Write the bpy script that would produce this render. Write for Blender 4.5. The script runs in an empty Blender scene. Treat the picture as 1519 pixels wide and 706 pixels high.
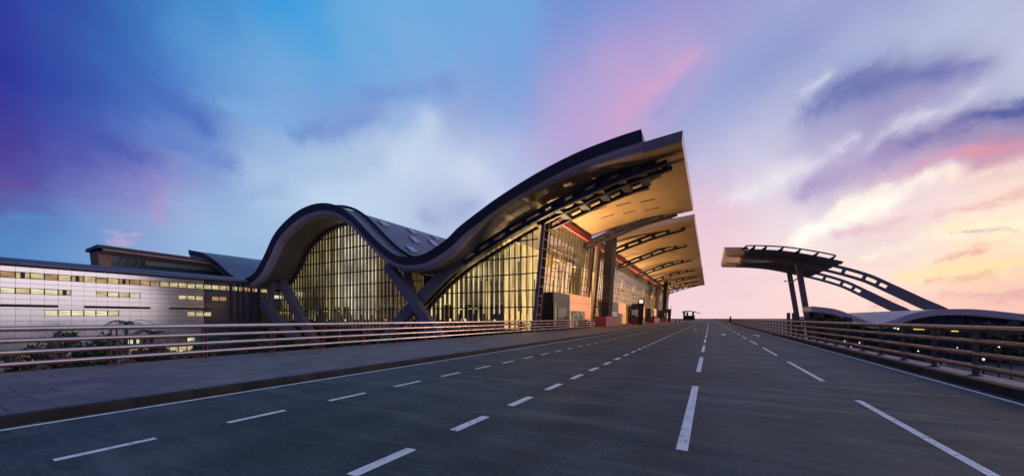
import bpy, bmesh, math, random
from mathutils import Vector, Matrix
random.seed(7)
S = bpy.context.scene
R = math.radians

# ------------------------------------------------------------------ camera
F_PX, W_PX = 544.0, 1519.0
YAW = R(28.35)
cam_d = bpy.data.cameras.new("camera")
cam = bpy.data.objects.new("camera", cam_d)
S.collection.objects.link(cam)
cam.location = (0, 0, 1.7)
cam.rotation_euler = (R(90), 0, YAW)
cam_d.sensor_fit = 'HORIZONTAL'
cam_d.sensor_width = 36.0
cam_d.lens = 36.0 * F_PX / W_PX
cam_d.shift_y = (472.0 - 353.0) / W_PX
cam_d.clip_start = 0.1
cam_d.clip_end = 20000
S.camera = cam
S.render.engine = 'CYCLES'
S.cycles.use_denoising = True
S.cycles.max_bounces = 8
S.cycles.transparent_max_bounces = 16
S.cycles.sample_clamp_indirect = 4.0
S.view_settings.view_transform = 'Standard'
S.view_settings.look = 'None'
S.view_settings.exposure = 0.0
S.view_settings.gamma = 1.0

# ------------------------------------------------------------------ sky
def lin(c):
    return tuple((v / 255 / 12.92) if v / 255 <= .04045 else ((v / 255 + .055) / 1.055) ** 2.4 for v in c)

def sky_dir(az, el):
    """compass bearing (degrees clockwise of the road axis) and elevation -> direction"""
    a, e = R(az), R(el)
    return (math.sin(a) * math.cos(e), math.cos(a) * math.cos(e), math.sin(e))

def bearing(px, py):
    t, v = (px - 759.5) / F_PX, (472.0 - py) / F_PX
    az = math.degrees(math.atan(t)) - 28.35
    el = math.degrees(math.atan2(v, math.hypot(t, 1)))
    return az, el

# broad colour of the dusk sky, row by row from high to low
SKY_ROWS = [
 (8,  [(0,38,48,150),(110,42,72,165),(220,48,105,182),(330,62,138,206),(440,44,152,224),(550,92,165,222),(650,104,168,222),(750,110,165,222),(850,110,146,212),(950,124,145,210),(1050,140,145,207),
       (1110,164,164,212),(1180,174,184,220),(1240,158,160,210),(1320,152,152,206),(1400,170,180,216),(1500,180,186,217)]),
 (60, [(0,44,56,154),(100,47,75,166),(200,50,104,182),(300,76,145,207),(390,94,160,216),(470,78,164,222),(560,106,170,222),(650,115,170,222),(740,118,168,222),(850,130,152,213),(950,162,155,212),
       (1045,172,162,213),(1095,160,170,217),(1150,145,155,209),(1210,150,156,209),(1275,186,196,226),(1360,196,206,229),(1450,196,206,229),(1530,190,196,223)]),
 (112,[(0,46,50,150),(100,46,75,166),(195,54,100,182),(280,76,130,202),(360,106,160,216),(430,116,170,223),(510,110,168,222),(610,120,165,219),(700,130,165,219),(770,116,158,219),(830,152,156,213),
       (900,170,159,214),(960,192,163,212),(1015,198,164,209),(1055,156,164,212),(1110,140,160,213),(1180,152,160,211),(1240,166,176,216),(1300,128,138,190),(1360,124,130,183),(1415,142,142,191),(1460,180,184,217),(1530,202,210,229)]),
 (160,[(760,128,165,220),(830,172,162,214),(880,182,164,215),(930,202,164,207),(980,190,162,208),(1012,142,164,213),(1080,142,156,209),(1145,162,168,214),(1192,206,214,233),(1232,138,148,198),(1300,150,140,191),
       (1375,168,158,202),(1425,202,204,227),(1490,190,198,222)]),
 (172,[(0,60,54,150),(95,56,75,166),(190,66,104,186),(290,86,125,197),(370,114,155,213),(430,126,170,221),(475,118,148,208),(545,116,150,211),(620,142,172,219),(685,144,160,213)]),
 (200,[(800,186,170,215),(860,186,166,214),(930,202,168,210),(1000,154,170,216),(1060,162,170,216),(1112,206,206,229),(1152,170,170,213),(1205,158,148,198),(1280,150,145,196),(1345,208,204,224),(1400,138,138,190),(1455,108,110,169),(1525,98,104,166)]),
 (232,[(0,74,62,150),(78,76,75,162),(158,82,95,180),(240,102,125,197),(320,126,150,210),(400,152,180,223),(480,176,202,231),(560,190,210,233),(620,202,219,239),(680,206,219,239),(745,180,195,229),
       (1040,186,190,221),(1095,196,196,226),(1152,228,227,239),(1203,160,150,199),(1252,221,216,233),(1305,164,150,196),(1380,164,134,181),(1445,206,128,164),(1520,228,148,168)]),
 (272,[(1050,216,190,221),(1120,216,206,226),(1182,227,222,233),(1232,170,150,196),(1292,196,160,196),(1352,228,182,206),(1412,262,250,243),(1520,255,236,216)]),
 (288,[(0,98,70,148),(60,86,90,172),(120,110,115,187),(180,130,130,197),(236,168,145,201),(300,146,176,219),(400,180,206,233),(490,192,214,237),(580,190,210,234),(650,176,190,222),(720,184,194,230)]),
 (312,[(1060,231,196,216),(1150,236,216,226),(1232,236,221,229),(1292,264,259,247),(1342,250,230,221),(1402,238,206,214),(1490,255,230,208)]),
 (335,[(0,72,140,202),(100,94,150,207),(200,126,165,213),(300,150,186,223),(400,156,184,222),(1055,238,202,216)]),
 (352,[(1130,242,216,222),(1190,249,236,234),(1262,240,210,216),(1325,224,188,200),(1402,262,246,224),(1510,264,248,214)]),
 (376,[(0,84,130,192),(100,106,146,202),(230,150,170,212),(330,150,185,220)]),
 (400,[(1060,242,208,216),(1160,248,218,218),(1270,254,232,222),(1360,257,238,212),(1440,257,226,174),(1520,248,212,188)]),
 (440,[(1060,243,212,217),(1180,247,212,212),(1300,248,214,208),(1390,244,200,194),(1470,230,182,184),(1530,242,200,182)]),
]
SKY = [((c[0], y), c[1:], .082) for y, r_ in SKY_ROWS for c in r_]
STREAKS = [
 ((1180,352),(1310,300),13,(264,256,244),.9),((1310,300),(1345,284),9,(264,256,244),.8),((1420,352),(1560,320),9,(264,252,226),.9),((1280,378),(1400,350),7,(258,248,230),.8),
 ((1330,414),(1560,396),8,(256,230,172),.75),((1420,352),(1500,350),3.5,(212,168,176),.7),
 ((380,258),(560,238),15,(168,192,225),.6),((260,302),(420,276),11,(150,178,220),.55),((330,150),(440,186),12,(122,170,224),.6),((200,118),(310,180),17,(62,100,184),.5),
 ((560,142),(670,118),12,(106,142,209),.5),((700,240),(745,300),14,(206,214,237),.7),((230,200),(350,240),12,(96,130,200),.5),((120,190),(220,240),14,(66,84,172),.5),
 # the streets themselves: from, to and breaks: from, to, half width (px of arc at the picture centre), colour, strength
 ((1205,172),(1300,122),20,(108,118,178),.8),((1290,118),(1440,104),15,(118,122,182),.8),
 ((1290,215),(1440,138),11,(212,212,232),.8),((1085,298),(1185,252),12,(236,231,238),.85),((1185,250),(1262,204),7,(224,217,235),.85),((1182,150),(1225,118),7,(208,214,233),.6),
 ((1540,160),(1420,186),13,(92,100,166),.9),((1420,190),(1320,226),15,(126,116,177),.8),((1320,228),(1190,278),15,(164,148,197),.7),
 ((1540,206),(1420,234),9,(234,150,168),.65),((1420,234),(1290,276),9,(212,158,190),.7),
 ((1235,314),(1310,280),11,(254,246,234),.85),((1310,284),(1420,262),11,(255,243,232),.8),((1420,268),(1560,246),10,(255,234,214),.7),
 ((1560,284),(1400,318),7,(234,176,176),.7),((1400,318),(1250,346),8,(224,184,200),.7),((1540,324),(1370,350),10,(255,234,200),.7),
 ((1560,360),(1390,388),6,(236,170,156),.7),((1560,388),(1330,405),7,(255,226,176),.6),((1560,440),(1290,452),7,(222,168,172),.65),((1480,412),(1380,418),5,(230,176,160),.55),
 ((975,172),(1042,100),7,(144,158,211),.4),((925,175),(1035,88),11,(226,166,204),.38),
 ((445,192),(475,175),9,(112,142,206),.6),((480,190),(560,170),12,(112,142,207),.5),((600,245),(640,180),16,(198,214,237),.6),((640,324),(700,302),10,(152,166,211),.6),
 ((165,352),(195,346),5,(184,170,208),.8),((228,300),(242,325),8,(184,150,200),.6),((-20,262),(30,270),9,(116,66,142),.35),((-20,318),(120,318),7,(84,146,202),.5),
]
pts = []
for (px, py), col, sg in SKY:
    az, el = bearing(px, py)
    pts.append((sky_dir(az, el), lin(col), sg / (1 + ((px-759.5)/F_PX)**2 + ((472-py)/F_PX)**2) ** .62 * 1.08))
for az, el, col, sg in [  # the rest of the dome, out of the photograph
    (45, 8, (255,222,196), .25), (45, 25, (238,212,220), .3), (62, 6, (275,255,250), .22), (78, 6, (285,268,272), .26), (95, 8, (275,258,266), .26), (75, 35, (200,196,226), .4),
    (110, 12, (240,222,234), .35), (110, 45, (140,160,214), .4), (150, 20, (84,100,162), .5), (190, 25, (58,74,138), .5),
    (230, 20, (48,64,136), .5), (255, 15, (54,72,144), .3), (250, 50, (50,84,170), .4), (0, 85, (90,140,206), .4),
    (-100, 10, (80,110,170), .2)]:
    pts.append((sky_dir(az, el), lin(col), sg))

world = bpy.data.worlds.new("World")
S.world = world
world.use_nodes = True
nt = world.node_tree
nt.nodes.clear()
NW = nt.nodes.new
LK = nt.links.new

def wmath(op, a, b=None, c=None, clamp=False):
    n = NW('ShaderNodeMath'); n.operation = op; n.use_clamp = clamp
    for i, v in enumerate((a, b, c)):
        if v is None: continue
        if hasattr(v, 'links') or hasattr(v, 'is_output'): LK(v, n.inputs[i])
        else: n.inputs[i].default_value = v
    return n.outputs[0]

def wvec(op, a, b=None, scale=None):
    n = NW('ShaderNodeVectorMath'); n.operation = op
    for i, v in enumerate((a, b)):
        if v is None: continue
        if hasattr(v, 'is_output'): LK(v, n.inputs[i])
        else: n.inputs[i].default_value = v
    if scale is not None:
        if hasattr(scale, 'is_output'): LK(scale, n.inputs['Scale'])
        else: n.inputs['Scale'].default_value = scale
    return n.outputs['Value'] if op in ('DISTANCE', 'LENGTH', 'DOT_PRODUCT') else n.outputs['Vector']

geo = NW('ShaderNodeTexCoord')
D0 = wvec('NORMALIZE', geo.outputs['Generated'])
sep = NW('ShaderNodeSeparateXYZ'); LK(D0, sep.inputs[0])
# position on a flat cloud deck far overhead, so that cloud streets converge towards the horizon
zc = wmath('ADD', wmath('MAXIMUM', sep.outputs['Z'], 0.0), 0.10)
cx_ = wmath('DIVIDE', sep.outputs['X'], zc)
cy_ = wmath('DIVIDE', sep.outputs['Y'], zc)
comb = NW('ShaderNodeCombineXYZ'); LK(cx_, comb.inputs[0]); LK(cy_, comb.inputs[1])
mp = NW('ShaderNodeMapping'); LK(comb.outputs[0], mp.inputs['Vector'])
mp.inputs['Rotation'].default_value = (0, 0, R(-16))
mp.inputs['Scale'].default_value = (1.15, 0.30, 1)
def noise(vec, scale, detail, rough, dist=0.0):
    n = NW('ShaderNodeTexNoise'); LK(vec, n.inputs['Vector'])
    n.inputs['Scale'].default_value = scale; n.inputs['Detail'].default_value = detail
    n.inputs['Roughness'].default_value = rough; n.inputs['Distortion'].default_value = dist
    return n
n_streak = noise(mp.outputs[0], 1.0, 7, .58, .5)
n_warp = noise(D0, 4.0, 7, .58)
n_fine = noise(D0, 12.0, 9, .66, .4)
warp = wvec('SCALE', wvec('SUBTRACT', n_warp.outputs['Color'], (.5, .5, .5)), scale=.07)
warp2 = wvec('SCALE', wvec('SUBTRACT', n_streak.outputs['Color'], (.5, .5, .5)), scale=.06)
warp3 = wvec('SCALE', wvec('SUBTRACT', n_fine.outputs['Color'], (.5, .5, .5)), scale=.06)
D1 = wvec('ADD', wvec('ADD', wvec('ADD', D0, warp), warp2), warp3)
csum = wsum = None
for d, col, sg in pts:
    dist = wvec('DISTANCE', D1, d)
    w = wmath('POWER', math.e, wmath('MULTIPLY', wmath('MULTIPLY', dist, dist), -1.0 / (sg * sg)))
    if sg > .15: w = wmath('MULTIPLY', w, .02)
    c = wvec('SCALE', col, scale=w)
    csum = c if csum is None else wvec('ADD', csum, c)
    wsum = w if wsum is None else wmath('ADD', wsum, w)
wsum = wmath('MAXIMUM', wsum, 1e-9)
base = wvec('SCALE', csum, scale=wmath('DIVIDE', 1.0, wsum))
frag = NW('ShaderNodeMapRange'); LK(n_fine.outputs['Fac'], frag.inputs['Value'])
frag.inputs['From Min'].default_value = .30; frag.inputs['From Max'].default_value = .62
frag.inputs['To Min'].default_value = .45; frag.inputs['To Max'].default_value = 1.1
def over(f, a, b):
    n = NW('ShaderNodeMix'); n.data_type = 'RGBA'; n.clamp_factor = True
    LK(f, n.inputs['Factor']); LK(a, n.inputs[6]); n.inputs[7].default_value = (*b, 1)
    return n.outputs[2]
for p0, p1, wd, col, st in STREAKS:
    A = Vector(sky_dir(*bearing(*p0))); B = Vector(sky_dir(*bearing(*p1))); AB = B - A
    # the same pixel width covers a smaller arc away from the picture's centre
    mx_, my_ = (p0[0]+p1[0])/2, (p0[1]+p1[1])/2
    q2 = 1 + ((mx_-759.5)/F_PX)**2 + ((472-my_)/F_PX)**2
    sg = wd / F_PX / q2 ** .75 * 1.35
    t = wmath('DIVIDE', wvec('DOT_PRODUCT', wvec('SUBTRACT', D1, tuple(A)), tuple(AB)), AB.length_squared, clamp=True)
    near = wvec('ADD', wvec('SCALE', tuple(AB), scale=t), tuple(A))
    dist = wvec('DISTANCE', D1, near)
    w = wmath('POWER', math.e, wmath('MULTIPLY', wmath('MULTIPLY', dist, dist), -1.0 / (sg * sg)))
    base = over(wmath('MULTIPLY', wmath('MULTIPLY', w, st * 1.3), frag.outputs[0]), base, lin(col))
# streaky clouds: thin bright veils and thicker mauve ones
mr = NW('ShaderNodeMapRange'); mr.interpolation_type = 'SMOOTHSTEP'
LK(n_streak.outputs['Fac'], mr.inputs['Value'])
mr.inputs['From Min'].default_value = .50; mr.inputs['From Max'].default_value = .74
mr2 = NW('ShaderNodeMapRange'); mr2.interpolation_type = 'SMOOTHSTEP'
LK(n_streak.outputs['Fac'], mr2.inputs['Value'])
mr2.inputs['From Min'].default_value = .48; mr2.inputs['From Max'].default_value = .26
low = wmath('MULTIPLY', wmath('SMOOTH_MIN', wmath('MULTIPLY', sep.outputs['Z'], 6.0), 1.0, .2), 1.0, clamp=True)
east = wmath('MULTIPLY_ADD', sep.outputs['X'], .6, .62, clamp=True)
veil = wmath('MULTIPLY', wmath('MULTIPLY', mr.outputs[0], low), wmath('MULTIPLY', east, .26))
dark = wmath('MULTIPLY', wmath('MULTIPLY', mr2.outputs[0], low), wmath('MULTIPLY', east, .20))
def wmix(f, a, b, mode='MIX'):
    n = NW('ShaderNodeMix'); n.data_type = 'RGBA'; n.blend_type = mode
    LK(f, n.inputs['Factor']) if hasattr(f, 'is_output') else setattr(n.inputs['Factor'], 'default_value', f)
    for s_, v in ((6, a), (7, b)):
        if hasattr(v, 'is_output'): LK(v, n.inputs[s_])
        else: n.inputs[s_].default_value = (*v, 1)
    return n.outputs[2]
c1 = wmix(veil, base, lin((240, 232, 242)))
c2 = wmix(dark, c1, lin((118, 108, 166)))
nish = NW('ShaderNodeTexSky'); nish.sky_type = 'NISHITA'; nish.sun_disc = False
SUN_AZ, SUN_EL = 24.0, 4.0
nish.sun_elevation = R(SUN_EL); nish.sun_rotation = R(SUN_AZ)
bg1 = NW('ShaderNodeBackground'); LK(nish.outputs[0], bg1.inputs['Color']); bg1.inputs['Strength'].default_value = .0015
bg2 = NW('ShaderNodeBackground'); LK(c2, bg2.inputs['Color']); bg2.inputs['Strength'].default_value = 1.0
add = NW('ShaderNodeAddShader'); LK(bg1.outputs[0], add.inputs[0]); LK(bg2.outputs[0], add.inputs[1])
wout = NW('ShaderNodeOutputWorld'); LK(add.outputs[0], wout.inputs['Surface'])

sun_d = bpy.data.lights.new("sun", 'SUN')
sun_d.energy = .5; sun_d.angle = R(12); sun_d.color = (1.0, .70, .58)
sun = bpy.data.objects.new("sun", sun_d); S.collection.objects.link(sun)
sd = Vector(sky_dir(SUN_AZ + 14, 9))
sun.rotation_euler = sd.to_track_quat('Z', 'Y').to_euler()

# ------------------------------------------------------------------ helpers
def mat(name, col, rough=.6, metal=0.0, noise_amt=0.0, noise_scale=3.0, bump=0.0, spec=.5, emit=None, emit_s=0.0, stretch=(1,1,1)):
    m = bpy.data.materials.new(name); m.use_nodes = True
    n = m.node_tree.nodes; b = n['Principled BSDF']
    b.inputs['Base Color'].default_value = (*col, 1)
    b.inputs['Roughness'].default_value = rough; b.inputs['Metallic'].default_value = metal
    b.inputs['Specular IOR Level'].default_value = spec
    if emit:
        b.inputs['Emission Color'].default_value = (*emit, 1); b.inputs['Emission Strength'].default_value = emit_s
    L = m.node_tree.links.new
    if noise_amt or bump:
        tc = n.new('ShaderNodeTexCoord'); mp_ = n.new('ShaderNodeMapping'); L(tc.outputs['Object'], mp_.inputs[0])
        mp_.inputs['Scale'].default_value = stretch
        nz = n.new('ShaderNodeTexNoise'); L(mp_.outputs[0], nz.inputs['Vector'])
        nz.inputs['Scale'].default_value = noise_scale; nz.inputs['Detail'].default_value = 8; nz.inputs['Roughness'].default_value = .62
        r = n.new('ShaderNodeMapRange'); L(nz.outputs['Fac'], r.inputs['Value'])
        r.inputs['From Min'].default_value = .3; r.inputs['From Max'].default_value = .7
        r.inputs['To Min'].default_value = 1 - noise_amt; r.inputs['To Max'].default_value = 1 + noise_amt
        v = n.new('ShaderNodeVectorMath'); v.operation = 'SCALE'; v.inputs[0].default_value = col
        L(r.outputs[0], v.inputs['Scale']); L(v.outputs[0], b.inputs['Base Color'])
        r2 = n.new('ShaderNodeMapRange'); L(nz.outputs['Fac'], r2.inputs['Value'])
        r2.inputs['From Min'].default_value = .3; r2.inputs['From Max'].default_value = .7
        r2.inputs['To Min'].default_value = max(.05, rough - .12); r2.inputs['To Max'].default_value = min(1, rough + .12)
        L(r2.outputs[0], b.inputs['Roughness'])
        if bump:
            bp = n.new('ShaderNodeBump'); bp.inputs['Strength'].default_value = bump; bp.inputs['Distance'].default_value = .02
            L(nz.outputs['Fac'], bp.inputs['Height']); L(bp.outputs[0], b.inputs['Normal'])
    return m

def brickify(m, axes, bw, bh, mortar, dark=.55, vary=.12, offset=0.0, bump=.3):
    """adds panel / paving joints to a material: axes = two object axes that carry the brick pattern"""
    n = m.node_tree.nodes; L = m.node_tree.links.new; b = n['Principled BSDF']
    tc = n.new('ShaderNodeTexCoord'); sx = n.new('ShaderNodeSeparateXYZ'); L(tc.outputs['Object'], sx.inputs[0])
    cb = n.new('ShaderNodeCombineXYZ'); L(sx.outputs[axes[0]], cb.inputs[0]); L(sx.outputs[axes[1]], cb.inputs[1])
    br = n.new('ShaderNodeTexBrick'); L(cb.outputs[0], br.inputs['Vector'])
    br.inputs['Scale'].default_value = 1; br.inputs['Brick Width'].default_value = bw; br.inputs['Row Height'].default_value = bh
    br.inputs['Mortar Size'].default_value = mortar; br.offset = offset; br.inputs['Mortar Smooth'].default_value = .3
    br.inputs['Color1'].default_value = (1 - vary,) * 3 + (1,); br.inputs['Color2'].default_value = (1 + vary,) * 3 + (1,)
    br.inputs['Mortar'].default_value = (dark,) * 3 + (1,)
    mx = n.new('ShaderNodeMix'); mx.data_type = 'RGBA'; mx.blend_type = 'MULTIPLY'; mx.inputs['Factor'].default_value = 1
    src = b.inputs['Base Color']
    if src.links: L(src.links[0].from_socket, mx.inputs[6])
    else: mx.inputs[6].default_value = src.default_value
    L(br.outputs['Color'], mx.inputs[7]); L(mx.outputs[2], src)
    if bump:
        bp = n.new('ShaderNodeBump'); bp.inputs['Strength'].default_value = bump; bp.inputs['Distance'].default_value = .01
        bp.invert = True
        L(br.outputs['Fac'], bp.inputs['Height'])
        if b.inputs['Normal'].links: L(b.inputs['Normal'].links[0].from_socket, bp.inputs['Normal'])
        L(bp.outputs[0], b.inputs['Normal'])
    return m

def glow(name, col, strength, vary=0.0, scale=1.0, stretch=(1,1,1)):
    """a lamp, a lit room or a lit panel"""
    m = bpy.data.materials.new(name); m.use_nodes = True
    n = m.node_tree.nodes; n.clear(); L = m.node_tree.links.new
    e = n.new('ShaderNodeEmission'); e.inputs['Color'].default_value = (*col, 1); e.inputs['Strength'].default_value = strength
    o = n.new('ShaderNodeOutputMaterial'); L(e.outputs[0], o.inputs[0])
    if vary:
        tc = n.new('ShaderNodeTexCoord'); mp_ = n.new('ShaderNodeMapping'); L(tc.outputs['Object'], mp_.inputs[0])
        mp_.inputs['Scale'].default_value = stretch
        nz = n.new('ShaderNodeTexNoise'); L(mp_.outputs[0], nz.inputs['Vector']); nz.inputs['Scale'].default_value = scale
        nz.inputs['Detail'].default_value = 3
        r = n.new('ShaderNodeMapRange'); L(nz.outputs['Fac'], r.inputs['Value'])
        r.inputs['From Min'].default_value = .35; r.inputs['From Max'].default_value = .65
        r.inputs['To Min'].default_value = strength * (1 - vary); r.inputs['To Max'].default_value = strength * (1 + vary)
        L(r.outputs[0], e.inputs['Strength'])
    return m

def glassmat(name, tint, ior=1.6, rough=.02, boost=0.0):
    m = bpy.data.materials.new(name); m.use_nodes = True
    n = m.node_tree.nodes; n.clear(); L = m.node_tree.links.new
    t = n.new('ShaderNodeBsdfTransparent'); t.inputs[0].default_value = (*tint, 1)
    g = n.new('ShaderNodeBsdfGlossy'); g.inputs['Roughness'].default_value = rough; g.inputs['Color'].default_value = (.95, .95, 1, 1)
    lw = n.new('ShaderNodeLayerWeight'); lw.inputs['Blend'].default_value = .5      # the same from either side of the pane
    pw = n.new('ShaderNodeMath'); pw.operation = 'POWER'; pw.inputs[1].default_value = 4.0; L(lw.outputs['Facing'], pw.inputs[0])
    r0 = ((ior - 1) / (ior + 1)) ** 2 + boost
    ma = n.new('ShaderNodeMath'); ma.operation = 'MULTIPLY_ADD'; ma.use_clamp = True; L(pw.outputs[0], ma.inputs[0])
    ma.inputs[1].default_value = 1 - r0; ma.inputs[2].default_value = r0
    mx = n.new('ShaderNodeMixShader'); L(ma.outputs[0], mx.inputs[0]); L(t.outputs[0], mx.inputs[1]); L(g.outputs[0], mx.inputs[2])
    o = n.new('ShaderNodeOutputMaterial'); L(mx.outputs[0], o.inputs[0])
    # every pane sits at a slightly different angle
    tc = n.new('ShaderNodeTexCoord'); nz = n.new('ShaderNodeTexNoise'); nz.inputs['Scale'].default_value = .5
    L(tc.outputs['Object'], nz.inputs['Vector'])
    bp = n.new('ShaderNodeBump'); bp.inputs['Strength'].default_value = .02; bp.inputs['Distance'].default_value = .5
    L(nz.outputs['Fac'], bp.inputs['Height']); L(bp.outputs[0], g.inputs['Normal'])
    return m

class MB:
    def __init__(self): self.v = []; self.f = []; self.sm = []
    def add(self, vs, fs, smooth=False):
        o = len(self.v); self.v += [Vector(p) for p in vs]; self.f += [tuple(i + o for i in f) for f in fs]; self.sm += [smooth] * len(fs)
        return self
    def hexa(self, p, smooth=False):   # 8 points: bottom ring 0-3, top ring 4-7
        return self.add(p, [(3,2,1,0),(4,5,6,7),(0,1,5,4),(1,2,6,5),(2,3,7,6),(3,0,4,7)], smooth)
    def box(self, x0, x1, y0, y1, z0, z1):
        return self.hexa([(x0,y0,z0),(x1,y0,z0),(x1,y1,z0),(x0,y1,z0),(x0,y0,z1),(x1,y0,z1),(x1,y1,z1),(x0,y1,z1)])
    def quad(self, a, b, c, d): return self.add([a, b, c, d], [(0,1,2,3)])
    def bar(self, a, b, w, h, up=(0,0,1)):
        a, b = Vector(a), Vector(b); d = (b - a).normalized(); u = Vector(up)
        s_ = d.cross(u)
        if s_.length < 1e-4: s_ = d.cross(Vector((0,1,0)))
        s_.normalize(); u = s_.cross(d).normalized()
        r = [a - s_*w/2 - u*h/2, a + s_*w/2 - u*h/2, a + s_*w/2 + u*h/2, a - s_*w/2 + u*h/2]
        q = [p + (b - a) for p in r]
        return self.hexa(r + q)
    def tube(self, path, r, n=10, cap=True):
        path = [Vector(p) for p in path]; rr = r if isinstance(r, (list, tuple)) else [r] * len(path)
        vs = []
        for i, p in enumerate(path):
            d = (path[min(i+1, len(path)-1)] - path[max(i-1, 0)]).normalized()
            s_ = d.cross(Vector((0,0,1)))
            if s_.length < 1e-3: s_ = Vector((1,0,0))
            s_.normalize(); u = s_.cross(d)
            vs += [p + (s_*math.cos(t) + u*math.sin(t)) * rr[i] for t in [2*math.pi*k/n for k in range(n)]]
        fs = []
        for i in range(len(path)-1):
            for k in range(n):
                fs.append((i*n+k, i*n+(k+1)%n, (i+1)*n+(k+1)%n, (i+1)*n+k))
        self.add(vs, fs, True)
        if cap:
            self.add(vs[:n], [tuple(range(n))[::-1]]); self.add(vs[-n:], [tuple(range(n))])
        return self
    def sheet(self, rows, smooth=True):   # rows of points -> grid surface
        n = len(rows[0]); vs = [p for r_ in rows for p in r_]
        fs = [(i*n+k, i*n+k+1, (i+1)*n+k+1, (i+1)*n+k) for i in range(len(rows)-1) for k in range(n-1)]
        return self.add(vs, fs, smooth)
    def build(self, name, m, parent=None, loc=None):
        o_ = Vector(parent_loc(parent)) if parent is not None else Vector(loc or (0,0,0))
        me = bpy.data.meshes.new(name); me.from_pydata([p - o_ for p in self.v], [], self.f); me.update()
        me.polygons.foreach_set('use_smooth', self.sm)
        bm = bmesh.new(); bm.from_mesh(me)
        bmesh.ops.recalc_face_normals(bm, faces=bm.faces); bm.to_mesh(me); bm.free()
        if isinstance(m, (list, tuple)):
            for x in m: me.materials.append(x)
        elif m: me.materials.append(m)
        ob = bpy.data.objects.new(name, me); S.collection.objects.link(ob)
        if parent is not None: ob.parent = parent
        else: ob.location = o_
        return ob

def parent_loc(p):
    v = Vector((0,0,0))
    while p is not None: v += Vector(p.location); p = p.parent
    return v

def tag(o, label=None, cat=None, group=None, kind=None):
    if label: o['label'] = label
    if cat: o['category'] = cat
    if group: o['group'] = group
    if kind: o['kind'] = kind
    return o

def thing(name, label, cat, loc=(0,0,0), group=None):
    o = bpy.data.objects.new(name, None); S.collection.objects.link(o); o.location = loc; o.empty_display_size = .5
    return tag(o, label, cat, group)

def copy_tree(src, loc, rz=0.0, label=None):
    r_ = src.copy(); S.collection.objects.link(r_); r_.location = loc; r_.rotation_euler = (0, 0, rz)
    if label: r_['label'] = label
    for ch in list(src.children):
        c = ch.copy(); S.collection.objects.link(c); c.parent = r_
        for g in list(ch.children):
            d = g.copy(); S.collection.objects.link(d); d.parent = c
    return r_

def spline(P, n):   # monotone-ish cubic through points sorted in x -> list of (x, z)
    out = []
    m = []
    for i in range(len(P)):
        a, b = P[max(i-1, 0)], P[min(i+1, len(P)-1)]
        m.append((b[1]-a[1]) / (b[0]-a[0]))
    for i in range(len(P)-1):
        (x0, z0), (x1, z1) = P[i], P[i+1]; h = x1 - x0
        for k in range(n):
            t = k / n
            z = (2*t**3-3*t*t+1)*z0 + (t**3-2*t*t+t)*h*m[i] + (-2*t**3+3*t*t)*z1 + (t**3-t*t)*h*m[i+1]
            out.append((x0 + t*h, z))
    out.append(P[-1])
    return out

def sample(curve, x):
    for (x0, z0), (x1, z1) in zip(curve, curve[1:]):
        if x0 <= x <= x1: return z0 + (z1 - z0) * (x - x0) / (x1 - x0)
    return curve[0][1] if x < curve[0][0] else curve[-1][1]

def offset_curve(curve, d):   # along the downward normal
    out = []
    for i, (x, z) in enumerate(curve):
        a, b = curve[max(i-1, 0)], curve[min(i+1, len(curve)-1)]
        t = Vector((b[0]-a[0], b[1]-a[1])).normalized()
        out.append((x + t.y * d, z - t.x * d))
    return out

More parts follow.
